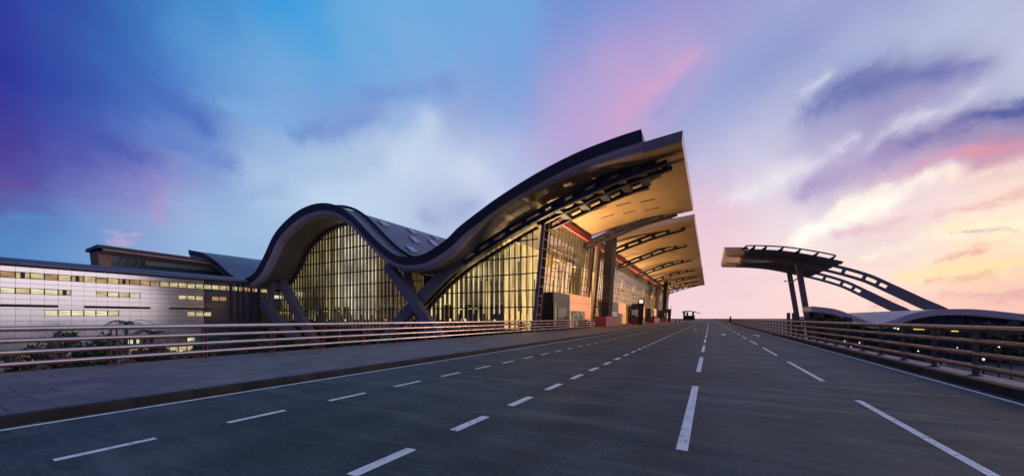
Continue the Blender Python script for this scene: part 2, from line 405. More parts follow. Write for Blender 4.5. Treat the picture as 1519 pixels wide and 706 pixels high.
# ------------------------------------------------------------------ materials
GZ = -6.5
M = {}
def make_asphalt():
    m = mat('asphalt', (.037,.051,.051), .6, 0, 0, spec=.22)
    n = m.node_tree.nodes; L = m.node_tree.links.new; b = n['Principled BSDF']
    tc = n.new('ShaderNodeTexCoord')
    def nz(scale, detail, rough, st=(1,1,1), rot=0.0, dist=0.0):
        mp_ = n.new('ShaderNodeMapping'); L(tc.outputs['Object'], mp_.inputs[0]); mp_.inputs['Scale'].default_value = st; mp_.inputs['Rotation'].default_value = (0,0,R(rot))
        t = n.new('ShaderNodeTexNoise'); L(mp_.outputs[0], t.inputs['Vector']); t.inputs['Scale'].default_value = scale; t.inputs['Detail'].default_value = detail
        t.inputs['Roughness'].default_value = rough; t.inputs['Distortion'].default_value = dist; return t.outputs['Fac']
    def mr_(v, a, c, lo, hi):
        r = n.new('ShaderNodeMapRange'); L(v, r.inputs['Value']); r.inputs['From Min'].default_value = a; r.inputs['From Max'].default_value = c
        r.inputs['To Min'].default_value = lo; r.inputs['To Max'].default_value = hi; return r.outputs[0]
    def mul(a, c):
        k = n.new('ShaderNodeMath'); k.operation = 'MULTIPLY'; L(a, k.inputs[0]); L(c, k.inputs[1]); return k.outputs[0]
    big = nz(.30, 8, .62, (.7,1.5,1), 0, .6); mid = nz(1.5, 9, .70, (.8,1.6,1), 20); fine = nz(11, 5, .75); grain = nz(70, 3, .7)
    f_ = mul(mul(mr_(big, .32, .68, .62, 1.45), mr_(mid, .32, .68, .55, 1.5)), mul(mr_(fine, .3, .7, .55, 1.5), mr_(grain, .3, .7, .5, 1.55)))
    # tyre polish along the lanes
    sx = n.new('ShaderNodeSeparateXYZ'); L(tc.outputs['Object'], sx.inputs[0])
    wv = n.new('ShaderNodeMath'); wv.operation = 'MULTIPLY'; L(sx.outputs[0], wv.inputs[0]); wv.inputs[1].default_value = 2*math.pi/1.57
    sn = n.new('ShaderNodeMath'); sn.operation = 'SINE'; L(wv.outputs[0], sn.inputs[0])
    f_ = mul(f_, mr_(sn.outputs[0], -1, 1, .86, 1.10))
    v = n.new('ShaderNodeVectorMath'); v.operation = 'SCALE'; v.inputs[0].default_value = (.037,.051,.051); L(f_, v.inputs['Scale'])
    # pale worn streaks and dark sealed cracks
    streak = mr_(nz(.8, 8, .65, (.30,2.0,1), 24, .4), .50, .66, 0, .75)
    mx = n.new('ShaderNodeMix'); mx.data_type = 'RGBA'; L(streak, mx.inputs['Factor']); L(v.outputs[0], mx.inputs[6]); mx.inputs[7].default_value = (.105,.118,.116,1)
    vo = n.new('ShaderNodeTexVoronoi'); vo.feature = 'DISTANCE_TO_EDGE'; vo.inputs['Scale'].default_value = .16
    wp = n.new('ShaderNodeVectorMath'); wp.operation = 'MULTIPLY_ADD'
    nn = n.new('ShaderNodeTexNoise'); nn.inputs['Scale'].default_value = .9; nn.inputs['Detail'].default_value = 5; L(tc.outputs['Object'], nn.inputs['Vector'])
    L(nn.outputs['Color'], wp.inputs[0]); wp.inputs[1].default_value = (2.2,2.2,0); L(tc.outputs['Object'], wp.inputs[2]); L(wp.outputs[0], vo.inputs['Vector'])
    crack = mul(mr_(vo.outputs['Distance'], .0, .004, .75, 0), mr_(big, .45, .6, 0, 1))
    m2 = n.new('ShaderNodeMix'); m2.data_type = 'RGBA'; L(crack, m2.inputs['Factor']); L(mx.outputs[2], m2.inputs[6]); m2.inputs[7].default_value = (.012,.013,.015,1)
    L(m2.outputs[2], b.inputs['Base Color'])
    L(mr_(mid, .3, .7, .48, .80), b.inputs['Roughness'])
    bp = n.new('ShaderNodeBump'); bp.inputs['Strength'].default_value = .5; bp.inputs['Distance'].default_value = .008
    L(grain, bp.inputs['Height']); L(bp.outputs[0], b.inputs['Normal'])
    return m
M['asphalt'] = make_asphalt()
M['paint'] = mat('road_paint', (.80,.79,.72), .6, 0, .20, 5.0)
def wear(m):   # tyres have rubbed holes through the paint
    n = m.node_tree.nodes; L = m.node_tree.links.new; b = n['Principled BSDF']
    tc = n.new('ShaderNodeTexCoord'); t = n.new('ShaderNodeTexNoise'); L(tc.outputs['Object'], t.inputs['Vector'])
    t.inputs['Scale'].default_value = 9; t.inputs['Detail'].default_value = 9; t.inputs['Roughness'].default_value = .72
    r = n.new('ShaderNodeMapRange'); L(t.outputs['Fac'], r.inputs['Value']); r.inputs['From Min'].default_value = .34; r.inputs['From Max'].default_value = .44
    r.inputs['To Min'].default_value = .12
    L(r.outputs[0], b.inputs['Alpha'])
wear(M['paint'])
M['paving'] = brickify(mat('paving', (.125,.110,.108), .6, 0, .38, 1.6, .08), (1,0), .93, .93, .022, .30, .24, .5)
M['kerb'] = brickify(mat('kerb_stone', (.009,.008,.009), .8, 0, .25, 2.0, .1), (1,2), .93, 4.0, .035, .15, .35)
M['ledge'] = mat('ledge_concrete', (.24,.20,.215), .75, 0, .2, 1.5, .1)
M['ground'] = mat('ground', (.085,.075,.075), .85, 0, .35, .05, .0)
M['roof'] = brickify(mat('roof_metal', (.15,.135,.18), .45, .5, .15, .25), (1,0), 5.0, .8, .05, .55, .12, .5, .3)
M['dark'] = mat('dark_metal', (.040,.038,.058), .45, .3, .15, .4)
M['lav'] = mat('fascia_metal', (.50,.41,.46), .5, .1, .08, .5)
M['skylight'] = mat('skylight_glass', (.34,.36,.46), .35, .3)
M['soffit'] = brickify(mat('soffit_panels', (.20,.17,.17), .55, .1, .10, .6), (0,1), 2.4, .6, .015, .6, .06)
M['warm_soffit'] = brickify(mat('canopy_panels', (.42,.265,.135), .50, .0, .14, .6), (1,0), 1.5, 4.6, .018, .6, .05)
M['steel'] = mat('arch_steel', (.13,.115,.14), .55, .15, .15, .6)
M['blacksteel'] = mat('black_steel', (.028,.028,.045), .5, .2, .2, .5)
M['leg'] = mat('leg_steel', (.19,.165,.19), .55, .1, .12, .6)
M['column'] = mat('column_steel', (.022,.013,.016), .7, 0, .15, .6)
M['red'] = mat('red_panel', (.42,.07,.075), .5, 0, .1, 1.0)
M['redband'] = mat('red_fascia', (.50,.075,.07), .45, 0, .08, 1.0)
M['mullion'] = mat('mullion', (.045,.045,.055), .5, .3)
M['mullion_light'] = mat('pale_mullion', (.42,.33,.28), .45, .4)
M['ladder'] = mat('ladder_steel', (.30,.17,.14), .5, .2)
M['glass'] = glassmat('glass', (.90,.92,.92), 1.25, .01, .03)
M['glass_road'] = glassmat('glass_road', (.92,.80,.62), 1.6, .02, .20)
M['cladding'] = mat('cladding', (.93,.89,.91), .17, .82)
M['joint'] = mat('joint_backing', (.22,.20,.22), .8)
M['win_frame'] = mat('window_frame', (.05,.045,.05), .5)
M['rail'] = mat('rail_steel', (.60,.46,.42), .22, .92, .06, 3.0)
M['rail_r'] = mat('rail_bronze', (.15,.095,.085), .36, .7, .15, 3.0)
M['post'] = mat('post_steel', (.13,.045,.05), .5, .3, .2, 3.0)
M['post_r'] = mat('post_bronze', (.10,.06,.06), .5, .3, .2, 3.0)
M['floor'] = mat('interior_floor', (.16,.14,.12), .35, 0, .1, .5)
M['inner'] = mat('interior_wall', (.30,.25,.18), .7, 0, .2, .3)
M['fin'] = mat('interior_fin', (.50,.42,.28), .6, 0, .12, .6)
M['strip1'] = glow('strip_bright', (.98,.80,.36), .72, .6, .22, (1,1,.55))
M['strip2'] = glow('strip_dim', (.85,.70,.30), .22, .8, .25, (1,1,.6))
M['strip3'] = glow('strip_white', (1.0,.94,.72), 1.15, .6, .25, (1,1,.6))
M['lampy'] = glow('yellow_lamp', (.95,.75,.12), .9)
M['lampw'] = glow('white_lamp', (1.0,.80,.58), 1.3)
M['room'] = glow('lit_room', (1.0,.82,.45), .55, .35, 1.2, (1,.6,3))
M['room_w'] = glow('lit_room_pale', (1.0,.92,.62), .75, .3, 1.4, (1,.5,3))
M['room_o'] = glow('lit_room_amber', (.95,.58,.28), .40, .4, 1.0, (1,.6,3))
M['side_wall'] = mat('side_wall_panels', (.62,.45,.24), .6, 0, .25, .35, stretch=(1,1.6,.35))
M['porch'] = mat('porch_black', (.010,.010,.012), .35)
M['door'] = glow('lit_doors', (.80,.66,.42), .22, .7, 1.5)
M['side_glow'] = glow('hall_side_glow', (1.0,.58,.20), 1.0, .5, .45, (1,1.4,.35))
M['salmon'] = mat('salmon_panel', (.62,.27,.16), .5, 0, .08, .8, emit=(1.0,.36,.15), emit_s=.75)  # the lit look of the panels is put in as emission
M['tree'] = mat('foliage', (.05,.075,.035), .8, 0, .5, 1.5)
M['tree2'] = mat('foliage_rust', (.085,.06,.035), .8, 0, .5, 1.5)
M['bark'] = mat('bark', (.10,.07,.05), .9, 0, .3, 4)
M['tyre'] = mat('tyre', (.02,.02,.02), .8)
M['carglass'] = mat('car_glass', (.02,.022,.03), .1, .0, spec=.8)
M['white'] = mat('white_paint', (.75,.74,.76), .4, 0, .06, 1)
M['tail'] = glow('tail_lamp', (1.0,.08,.05), 1.6)
M['brown'] = mat('brown_wall', (.24,.15,.11), .7, 0, .2, .6)

# ------------------------------------------------------------------ the setting
ROAD_END = 620
def struct(mb, name, m):
    o = mb.build(name, m); o['kind'] = 'structure'; return o
g = MB()
NGX = 24
g.quad((-9000,-3000,GZ),(9000,-3000,GZ),(9000,12000,GZ),(-9000,12000,GZ))
struct(g, 'ground', M['ground'])
road = MB()
ys = [-30, 0, 20, 60, 120, 240, 420, ROAD_END]
road.sheet([[(-9.72, y, 0), (-4, y, .0), (2, y, .0), (5.72, y, 0)] for y in ys], False)
road.quad((-9.72,ROAD_END,0),(5.72,ROAD_END,0),(5.72,ROAD_END,-1.2),(-9.72,ROAD_END,-1.2))
struct(road, 'road', M['asphalt'])
deck = MB()
deck.box(-17.75, 6.55, -30, ROAD_END - .01, -1.2, -.06)
struct(deck, 'bridge_deck', M['ledge'])
pv = MB()
pv.box(-17.75, -9.98, -30, ROAD_END, -.055, .15)
pv.box(-24.5, -17.753, 58.5, 300, -.05, .149)
struct(pv, 'pavement', M['paving'])
kb = MB()
kb.hexa([(-9.976,-30,-.05),(-9.72,-30,-.05),(-9.72,ROAD_END,-.05),(-9.976,ROAD_END,-.05),
         (-9.976,-30,.154),(-9.75,-30,.154),(-9.75,ROAD_END,.154),(-9.976,ROAD_END,.154)])
struct(kb, 'kerb', M['kerb'])
kr = MB()
kr.box(5.72, 5.95, -30, ROAD_END, -.05, .20)
struct(kr, 'kerb', M['kerb'])
lg = MB()
lg.box(5.953, 6.55, -30, ROAD_END, -.055, .18)
struct(lg, 'ledge', M['ledge'])
# painted markings
mk = MB()
def dash(x, y0, y1, w):
    mk.quad((x-w/2,y0,.004),(x+w/2,y0,.004),(x+w/2,y1,.004),(x-w/2,y1,.004))
for y in range(-30, 320, 10):
    dash(-9.47, y, y + 10, .11); dash(5.42, y, y + 10, .10)
y = -20.6 + 1.82*0
k = 0
while y < 120:
    dash(-6.92, 1.26 - 1.8*8 + k*1.8 - .0, 1.26 - 1.8*8 + k*1.8 + .92, .13); y += 1.8; k += 1
k = 0
while k < 75:
    y0 = 2.67 - 1.8*8 + k*1.8
    dash(-3.42, y0, y0 + .92, .16); k += 1
for k in range(-3, 22):
    dash(-.32, 5.2 + k*7.85, 10.3 + k*7.85, .14)
    dash(2.70, 5.0 + k*7.75, 10.1 + k*7.75, .12)
def arrow(x, y):
    mk.quad((x-.09,y,.004),(x+.09,y,.004),(x+.09,y+3,.004),(x-.09,y+3,.004))
    mk.add([(x-.4,y+3.0,.004),(x+.4,y+3.0,.004),(x,y+4.6,.004)],[(0,1,2)])
arrow(1.25, 42); arrow(4.1, 41); arrow(-1.9, 60)
struct(mk, 'road_markings', M['paint'])

# ------------------------------------------------------------------ guard rails
def guard_rail(name, label, x, y0, y1, zb, n_step, first, rail_m, post_m, r, twin):
    t = thing(name, label, 'guard rail', (x, y0, zb))
    for z in (.25, .58, .91, 1.25):
        rr = r * (1.2 if z > 1.2 else 1)
        MB().tube([(x, y0, zb+z), (x, (y0+y1)/2, zb+z), (x, y1, zb+z)], rr, 12).build('rail', rail_m, t)
    n = 0; y = first
    while y < y1 and n < 98:
        p = MB(); xo = x - .075 if x < 0 else x + .075
        for dy in ((-.07, .07) if twin else (-.03, .03)):
            p.box(xo-.05, xo+.05, y+dy-.014, y+dy+.014, zb, zb+1.33)
        if twin:
            p.box(xo-.10, xo+.10, y-.16, y+.16, zb+.003, zb+.03)
            for z in (.25, .58, .91, 1.25): p.box(xo-.03, xo+.03, y-.10, y+.10, zb+z-.05, zb+z+.05)
        else:
            p.box(xo-.10, xo+.10, y-.09, y+.09, zb+.003, zb+.035)
        p.build('post', post_m, t); n += 1; y += n_step
    return t
guard_rail('guard_rail', 'long pink steel rail of four pipes beside the wide left pavement', -17.4, -8, 61.5, .15, 2.5, 1.95-2.5*3, M['rail'], M['post'], .066, True)
guard_rail('guard_rail', 'long dark bronze rail of four pipes on the narrow right ledge', 6.15, -4, 200, .18, 2.05, 14.45-2.05*8, M['rail_r'], M['post_r'], .066, False)
w = thing('barrier_wall', 'low reddish barrier wall at the far end of the right ledge', 'wall', (6.2, 200.3, .18))
b = MB(); b.box(6.0, 6.45, 200.3, ROAD_END-1, .183, 1.35); b.build('wall', M['red'], w)
b = MB(); b.box(5.96, 6.49, 200.3, ROAD_END-1, 1.353, 1.45); b.build('coping', M['ledge'], w)

# ------------------------------------------------------------------ airport terminal
T = thing('airport_terminal', 'airport terminal with wave shaped metal roof and tall lit glass front', 'terminal', (-60, 48, GZ))
PROF = [(-114.2,18.6),(-107,17.2),(-100.6,14.8),(-94,11.4),(-88.6,10.1),(-83.8,11.3),(-80.6,14.2),(-77,18.2),(-72.6,20.7),(-67.8,22.2),
        (-62.8,22.5),(-58,21.5),(-54.1,19.4),(-51.1,17.0),(-48.5,14.8),(-45.6,12.7),(-43,11.4),(-40.3,11.0),(-37.7,11.2),(-35.4,12.0),
        (-33,13.2),(-31.3,14.4),(-28,16.1),(-24.6,17.7),(-19.1,19.8),(-14.1,21.2),(-9.6,21.95),(-6.6,22.25)]
TOP = spline(PROF, 6)
YF, YB, YG = 42.0, 236.0, 48.5
def clip(curve, a, b):
    return [(a, sample(curve, a))] + [p for p in curve if a < p[0] < b] + [(b, sample(curve, b))]
def shell(mb, top, bot, y0, y1, ny=2):
    yy = [y0 + (y1-y0)*i/ny for i in range(ny+1)]
    mb.sheet([[(x, y, z) for x, z in top] for y in yy])
    mb.sheet([[(x, y, z) for x, z in bot] for y in yy])
    for y in (y0, y1): mb.sheet([[(x, y, z) for x, z in top], [(x, y, z) for x, z in bot]], False)
    for i in (0, -1):
        mb.sheet([[(top[i][0], y, top[i][1]) for y in yy], [(bot[i][0], y, bot[i][1]) for y in yy]], False)
XC = -22.0
def roof_piece(x0, x1, y0, y1, name='roof'):
    top = clip(TOP, x0, x1)
    b = MB(); bot = offset_curve(top, 1.0)
    shell(b, top, bot, y0 + .35, y1, 3)
    o = b.build(name, M['roof'], T)
    # the dark outward-leaning gutter along the near edge
    e = MB()
    up = offset_curve(top, -.12); dn = offset_curve(top, 1.08)
    e.sheet([[(x, y0 + .33, z) for x, z in up], [(x, y0, z) for x, z in up], [(x, y0 + .25, z) for x, z in dn], [(x, y0 + .33, z) for x, z in dn]], False)
    e.build('roof_edge', M['dark'], T)
    return o
roof_piece(-114.2, XC, YF, YB)
roof_piece(XC, -6.6, YF, 72.0)
roof_piece(XC, -6.6, 77.5, YB)
# raised seam line set back from the near edge
sm_ = MB(); pr = offset_curve(clip(TOP, -62, -38), -.35)
for (a, b_) in zip(pr, pr[1:]): sm_.bar((a[0], YF+3.2, a[1]), (b_[0], YF+3.2, b_[1]), .35, .5)
sm_.build('roof_ridge', M['dark'], T)
# skylights
for x, y in ((-53.9, 49.2), (-54.2, 57), (-50.9, 54.2), (-47.3, 49.6), (-54.4, 64.6), (-51.6, 60.4), (-52.4, 74), (-50, 84)):
    a = (x-.75, sample(TOP, x-.75)); c = (x+.75, sample(TOP, x+.75))
    MB().bar((a[0], y, a[1]+.16), (c[0], y, c[1]+.16), 1.7, .3).build('skylight', M['skylight'], T)
# lavender fascia and the soffits
CAN_TOP = spline([(-26,16.4),(-22,18.0),(-19.1,18.95),(-14.1,20.15),(-9.6,20.75),(-6.6,21.05),(-2.5,21.4)], 6)
CAN_BOT = spline([(-26,16.1),(-22,17.55),(-19.1,18.4),(-14.1,19.4),(-9.6,19.95),(-6.6,20.2),(-2.65,20.62)], 6)
def under(curve):   # underside line: 2.1 m below the roof, thinning towards the canopy
    out = []
    for (x, z), (xo, zo) in zip(curve, offset_curve(curve, 2.1)):
        t = min(1, max(0, (x + 35) / 10.5)); t = t*t*(3-2*t)
        zc_ = sample(CAN_BOT, x) - .03 if x > -26 else z - 1.1
        out.append((xo + (x - xo)*t, zo + (zc_ - zo)*t))
    return out
def fascia(x0, x1, y0, drop):
    top = clip(TOP, x0, x1)
    a = offset_curve(top, 1.05); c = under(top)
    f = MB(); rows = []
    for k in range(6):
        q = math.sin(k/5*math.pi/2); yy = y0 + .4 + 1.1*(1-math.cos(k/5*math.pi/2))
        rows.append([(p[0]+(r_[0]-p[0])*q, yy, p[1]+(r_[1]-p[1])*q) for p, r_ in zip(a, c)])
    f.sheet(rows); f.sheet([rows[0], [(x, y0+1.5, z) for x, z in a], [(x, y0+1.5, z) for x, z in c]], False)
    return f.build('fascia', M['lav'], T)
fascia(-114.2, -6.62, YF, 2.1)
so = MB(); sc_ = under(clip(TOP, -114.2, XC-.02))
so.sheet([[(x, y, z) for x, z in sc_] for y in (YF+1.5, YG+2, 80, 120, YB)])
so.build('soffit', M['soffit'], T)
SOF = under(TOP)
# road canopies: a slab that reaches past the roof edge
for y0, y1 in ((YF+.4, 72.0), (77.5, YB)):
    c = MB(); n = len(CAN_TOP)
    tp = [(x, z) for x, z in CAN_TOP]; bt = CAN_BOT
    c.sheet([[(x, y, z) for x, z in bt] for y in (y0+.9, (y0+y1)/2, y1)])
    c.build('canopy_soffit', M['warm_soffit'], T)
    e = MB()
    e.sheet([[(x, y0, z) for x, z in tp], [(x, y0+.9, z-.0) for x, z in bt]])
    e.sheet([[(x, y0, z) for x, z in tp], [(x, y1, z) for x, z in tp]])
    e.sheet([[(tp[-1][0], y0, tp[-1][1]), (tp[-1][0], y1, tp[-1][1])], [(bt[-1][0], y0+.9, bt[-1][1]), (bt[-1][0], y1, bt[-1][1])]], False)
    e.sheet([[(x, y1, z) for x, z in tp], [(x, y1, z) for x, z in bt]], False)
    e.build('canopy_edge', M['lav'], T)
# dark slots in the canopy soffits
for y0, n in ((53, 3), (58, 3), (63, 3), (88, 3), (108, 3), (134, 2), (160, 2)):
    for k in range(n):
        x = -16.5 + k*3.4
        z = sample(CAN_BOT, x); z1 = sample(CAN_BOT, x + 2.2)
        MB().bar((x, y0 + k*1.2, z-.02), (x+2.2, y0 + k*1.2, z1-.02), .28, .06).build('canopy_slot', M['blacksteel'], T)

# arch girders
ARCH = spline([(-62,-12.0),(-54,-7.0),(-47.5,-.6),(-43.1,3.0),(-36.7,7.9),(-31.7,10.6),(-27.2,12.6),(-21.4,14.95),(-16,16.8),(-10.5,18.4),(-4.2,19.65)], 5)
def girder(y, width, tip, x_start, depth=1.9, slot_from=-34.0, m=None, step=3.3, base=-62, parent=T, curve=ARCH, name='arch_girder', th=.5):
    lo = clip(curve, base, tip)
    hi = offset_curve(lo, -depth)
    b = MB(); dd = width/2
    def prism(c0, c1):
        for yy, in ((y-dd,), (y+dd,)):
            b.sheet([[(x, yy, z) for x, z in c0], [(x, yy, z) for x, z in c1]], False)
        for c in (c0, c1): b.sheet([[(x, y-dd, z) for x, z in c], [(x, y+dd, z) for x, z in c]], True)
        for i in (0, -1): b.quad((c0[i][0], y-dd, c0[i][1]), (c0[i][0], y+dd, c0[i][1]), (c1[i][0], y+dd, c1[i][1]), (c1[i][0], y-dd, c1[i][1]))
    # solid foot
    cut = [i for i, p in enumerate(lo) if p[0] <= slot_from]
    k = cut[-1] if cut else 0
    if k > 0: prism(lo[:k+1], hi[:k+1])
    l2, h2 = lo[k:], hi[k:]
    inn_l = offset_curve(l2, -th); inn_h = offset_curve(l2, -(depth - th))
    prism(l2, inn_l); prism(inn_h, h2)
    # posts between the slots
    s_ = 0.0; nxt = 0.0
    for i in range(len(l2)-1):
        a, c = Vector((l2[i][0], 0, l2[i][1])), Vector((l2[i+1][0], 0, l2[i+1][1]))
        L_ = (c-a).length
        while nxt <= s_ + L_:
            t = (nxt - s_) / L_; p = a.lerp(c, t)
            q = Vector((h2[i][0], 0, h2[i][1])).lerp(Vector((h2[i+1][0], 0, h2[i+1][1])), t)
            pp = p.lerp(q, .15); qq = p.lerp(q, .85); d = (c-a).normalized() * .42
            b.hexa([pp-d+Vector((0,y-dd*.92,0)), pp+d+Vector((0,y-dd*.92,0)), pp+d+Vector((0,y+dd*.92,0)), pp-d+Vector((0,y+dd*.92,0)),
                    qq-d+Vector((0,y-dd*.92,0)), qq+d+Vector((0,y-dd*.92,0)), qq+d+Vector((0,y+dd*.92,0)), qq-d+Vector((0,y+dd*.92,0))])
            nxt += step
        s_ += L_
    return b.build(name, m or M['steel'], parent)
girder(46.3, .9, -33.2, -62, m=M['leg'], slot_from=-30)
girder(46.3, .6, -4.3, -33.3, depth=1.45, slot_from=-40, m=M['blacksteel'], base=-33.3, step=2.9, th=.54)
for y, tip, base in ((48.7, -4.0, -21.5), (52.2, -7.2, -21.5), (70.4, -5, -21.5), (83.5, -4.6, -21.5), (102, -5, -21.5), (128, -5, -21.5), (155, -5, -21.5), (182, -5, -21.5), (205, -5, -21.5), (228, -6, -21.5)):
    girder(y, .6, tip, base, depth=1.35, slot_from=-30, m=M['blacksteel'], base=base, step=2.9, th=.42,
           curve=[(x, z + .15) for x, z in ARCH])
# ties between the near girders
for x in (-18.5, -15.6, -12.7, -9.8, -7.4):
    z = sample(ARCH, x)
    MB().box(x-.55, x+.55, 46.7, 51.9, z+.35, z+1.2).build('girder_tie', M['blacksteel'], T)
# sloping legs below the troughs
def leg(a, c, w, h, m='leg'):
    MB().bar(a, c, w, h, (0, 1, 0)).build('sloping_leg', M[m], T)
leg((-48.2, 45.0, 10.6), (-31.5, 45.0, -7.2), 1.5, 1.2)
leg((-46.4, 47.2, 10.6), (-40.5, 47.2, GZ), 1.0, .8)
leg((-94.0, 45.0, 9.2), (-66.5, 45.0, -7.0), 1.9, 1.3)
leg((-82.5, 46.8, 9.6), (-67.5, 46.8, -7.0), 1.8, 1.2)
leg((-83.2, 45.2, 9.5), (-84.6, 45.2, 2.6), .9, .9)
leg((-104, 47.6, 9.5), (-104.5, 47.6, GZ), .6, .6)

# glass walls of the front
def arch_z(x): return sample(ARCH, x) - .05
def glass_front(xs0, xs1, upper, mull_step, name):
    pane = MB(); n = int((xs1 - xs0) / .5)
    xs = [xs0 + (xs1-xs0)*i/n for i in range(n+1)]
    pane.sheet([[(x, YG, GZ) for x in xs], [(x, YG, max(GZ+.1, upper(x))) for x in xs]], False)
    gw = pane.build(name, M['glass'], T)
    mu = MB(); x = xs0
    while x <= xs1 + .01:
        z = upper(min(x, xs1))
        if z > GZ + .3: mu.box(x-.04, x+.04, YG-.10, YG+.10, GZ, z)
        x += mull_step
    mu.build('mullions', M['mullion'], gw)
    tr = MB(); z = -4.0
    while z < 22:
        seg = [x for x in xs if upper(x) > z]
        if len(seg) > 1:
            st = seg[0]; pv_ = seg[0]
            runs = []
            for x in seg[1:]:
                if x - pv_ > .75: runs.append((st, pv_)); st = x
                pv_ = x
            runs.append((st, pv_))
            for a, c in runs: tr.box(a, c, YG-.20, YG+.12, z-.075, z+.075)
        z += 2.45
    tr.build('transoms', M['mullion'], gw)
    # frame along the curved head
    hd = MB(); q = [(x, upper(x)) for x in xs if upper(x) > GZ + .2]
    for a, c in zip(q, q[1:]): hd.bar((a[0], YG, a[1]), (c[0], YG, c[1]), .6, .45)
    hd.build('head_frame', M['dark'], gw)
    return gw
sof_at = lambda x: sample(sorted(SOF), x) - .1
glass_front(-87.5, -43.6, lambda x: sof_at(x), .97, 'glass_wall')
big_up = lambda x: min(sof_at(x), arch_z(x) + .02) if x > -47 else -20
glass_front(-46.0, -21.9, big_up, .97, 'glass_wall')
# lean-to panes above the girder, dim
pn = MB(); xs = [-44 + i*.5 for i in range(45)]
pn.sheet([[(x, YG+.6, arch_z(x)+1.15) for x in xs], [(x, YG+.6, max(arch_z(x)+1.2, sof_at(x))) for x in xs]], False)
pn.build('spandrel', M['blacksteel'], T)

# the lit hall behind the glass
b = MB(); b.box(-113, -24.4, YG+.5, 110, -.35, 0); b.build('hall_floor', M['floor'], T)
b = MB(); b.box(-113, -27, 66, 110, 4.7, 5.0); b.build('mezzanine_floor', M['inner'], T)
b = MB()
xs = [-113 + i for i in range(87)]
b.sheet([[(x, 84, GZ) for x in xs], [(x, 84, sof_at(x)) for x in xs]], False)
b.build('hall_back_wall', M['inner'], T)
b = MB(); b.box(-89.3, -89, 60.02, 84.2, GZ, 8.6); b.build('hall_end_wall', M['inner'], T)
rnd = random.Random(3)
n_str = 0
x = -87.5 + .485
while x < -22.6:
    arch_bay = x < -44.2
    z1 = min(sof_at(x), arch_z(x) + 1.1 if x > -44 else 99) - .15
    z0 = rnd.choice((1.5, 1.5, 2.4, 4.0))
    if z1 - z0 > 1.0:
        c_ = math.exp(-((x + 60) / 11) ** 2) if arch_bay else .45 + .55 * (x + 45) / 22
        c_ += rnd.uniform(-.22, .22)
        mm = M['strip3'] if arch_bay and c_ > .80 else M['strip1'] if c_ > .48 else M['strip2']
        y = YG + .55 if arch_bay else YG + .8
        xo = x + (-.12 if arch_bay else -.05)
        b = MB(); b.box(xo - .115, xo + .115, y, y+.10, z0, z1)
        b.build('light_strip', mm, T)
    x += .97
# dark blinds and fins between the strips
fn = MB(); x = -87.5
while x < -25:
    z1 = min(sof_at(x), arch_z(x) - .5 if x > -44 else 99)
    if z1 > 1: fn.box(x-.04, x+.04, YG+1.1, YG+1.35, 0, z1)
    x += .97
fn.build('glass_fins', M['fin'], T)
# low lamps of the hall
for k in range(34):
    x = rnd.uniform(-82, -27); z = rnd.choice((1.1, 1.2, 3.2, 3.4, 3.3, -2.2))
    if x > -44 and arch_z(x) < z + 1: continue
    wdt = rnd.uniform(.15, .35) if z < 2 else rnd.uniform(.5, 1.6)
    b = MB(); b.box(x, x+wdt, YG+4, YG+4.2, z, z+(.4 if z < 2 else .28)); b.build('hall_lamp', M['lampw'] if z < 2 else M['lampy'], T)
b = MB(); b.box(-112, -27, YG+6, YG+6.4, 0, 1.0); b.build('check_in_counter', M['brown'], T)
for x in (-78, -70, -62, -54, -46, -38, -30):
    b = MB(); b.tube([(x, YG+12, 0), (x, YG+12, sof_at(x))], .5, 12); b.build('hall_column', M['fin'], T)

def hall_light(loc, power, col, size=1.0):
    ld = bpy.data.lights.new('hall_light', 'POINT'); ld.energy = power; ld.color = col; ld.shadow_soft_size = size
    o = bpy.data.objects.new('hall_light', ld); S.collection.objects.link(o); o.location = Vector(loc) - parent_loc(T); o.parent = T
for x in (-74, -62, -52): hall_light((x, 62, 9), 1000, (1, .74, .36))
for x in (-36, -28): hall_light((x, 58, 6), 800, (1, .74, .36))

# road-side glass wall, leaning out towards the kerb
def rx(z): return -22.8 + (z - .15) * (1.8 / 17.6)
ZT = 16.7
def road_bay(y0, y1):
    p = MB(); p.quad((rx(.15), y0, .15), (rx(.15), y1, .15), (rx(ZT), y1, ZT), (rx(ZT), y0, ZT))
    gw = p.build('road_glass_wall', M['glass_road'], T)
    mu = MB(); y = y0
    while y <= y1 + .01:
        mu.bar((rx(.15)+.06, y, .15), (rx(ZT)+.06, y, ZT), .10, .05, (0, 1, 0)); y += 1.6
    mu.build('mullions', M['mullion'], gw)
    tr = MB(); z = 1.5
    while z < ZT:
        tr.box(rx(z)-.02, rx(z)+.12, y0, y1, z-.03, z+.03); z += 1.36
    tr.build('transoms', M['mullion'], gw)
    return gw
BAYS = ((50.2, 73.0), (79.0, 180.0), (186.5, 235.0))
for y0, y1 in BAYS: road_bay(y0, y1)
# ladder frames at the ends of each bay
def ladder(y0, y1):
    l = MB()
    l.bar((rx(GZ)+.2, y0, GZ), (rx(ZT)+.2, y0, ZT+.3), .5, .14, (0, 1, 0))
    l.bar((rx(GZ)+.2, y1, GZ), (rx(ZT)+.2, y1, ZT+.3), .5, .14, (0, 1, 0))
    z = .9
    while z < ZT - .5:
        l.box(rx(z)+.06, rx(z)+.42, y0+.08, y1-.08, z-.06, z+.06); z += 1.36
    fr = l.build('ladder_frame', M['ladder'], T)
    q = MB(); q.hexa([(rx(GZ)-.1,y0,GZ),(rx(GZ)+.05,y0,GZ),(rx(GZ)+.05,y1,GZ),(rx(GZ)-.1,y1,GZ),(rx(ZT)-.1,y0,ZT),(rx(ZT)+.05,y0,ZT),(rx(ZT)+.05,y1,ZT),(rx(ZT)-.1,y1,ZT)])
    q.build('ladder_panel', M['blacksteel'], fr)
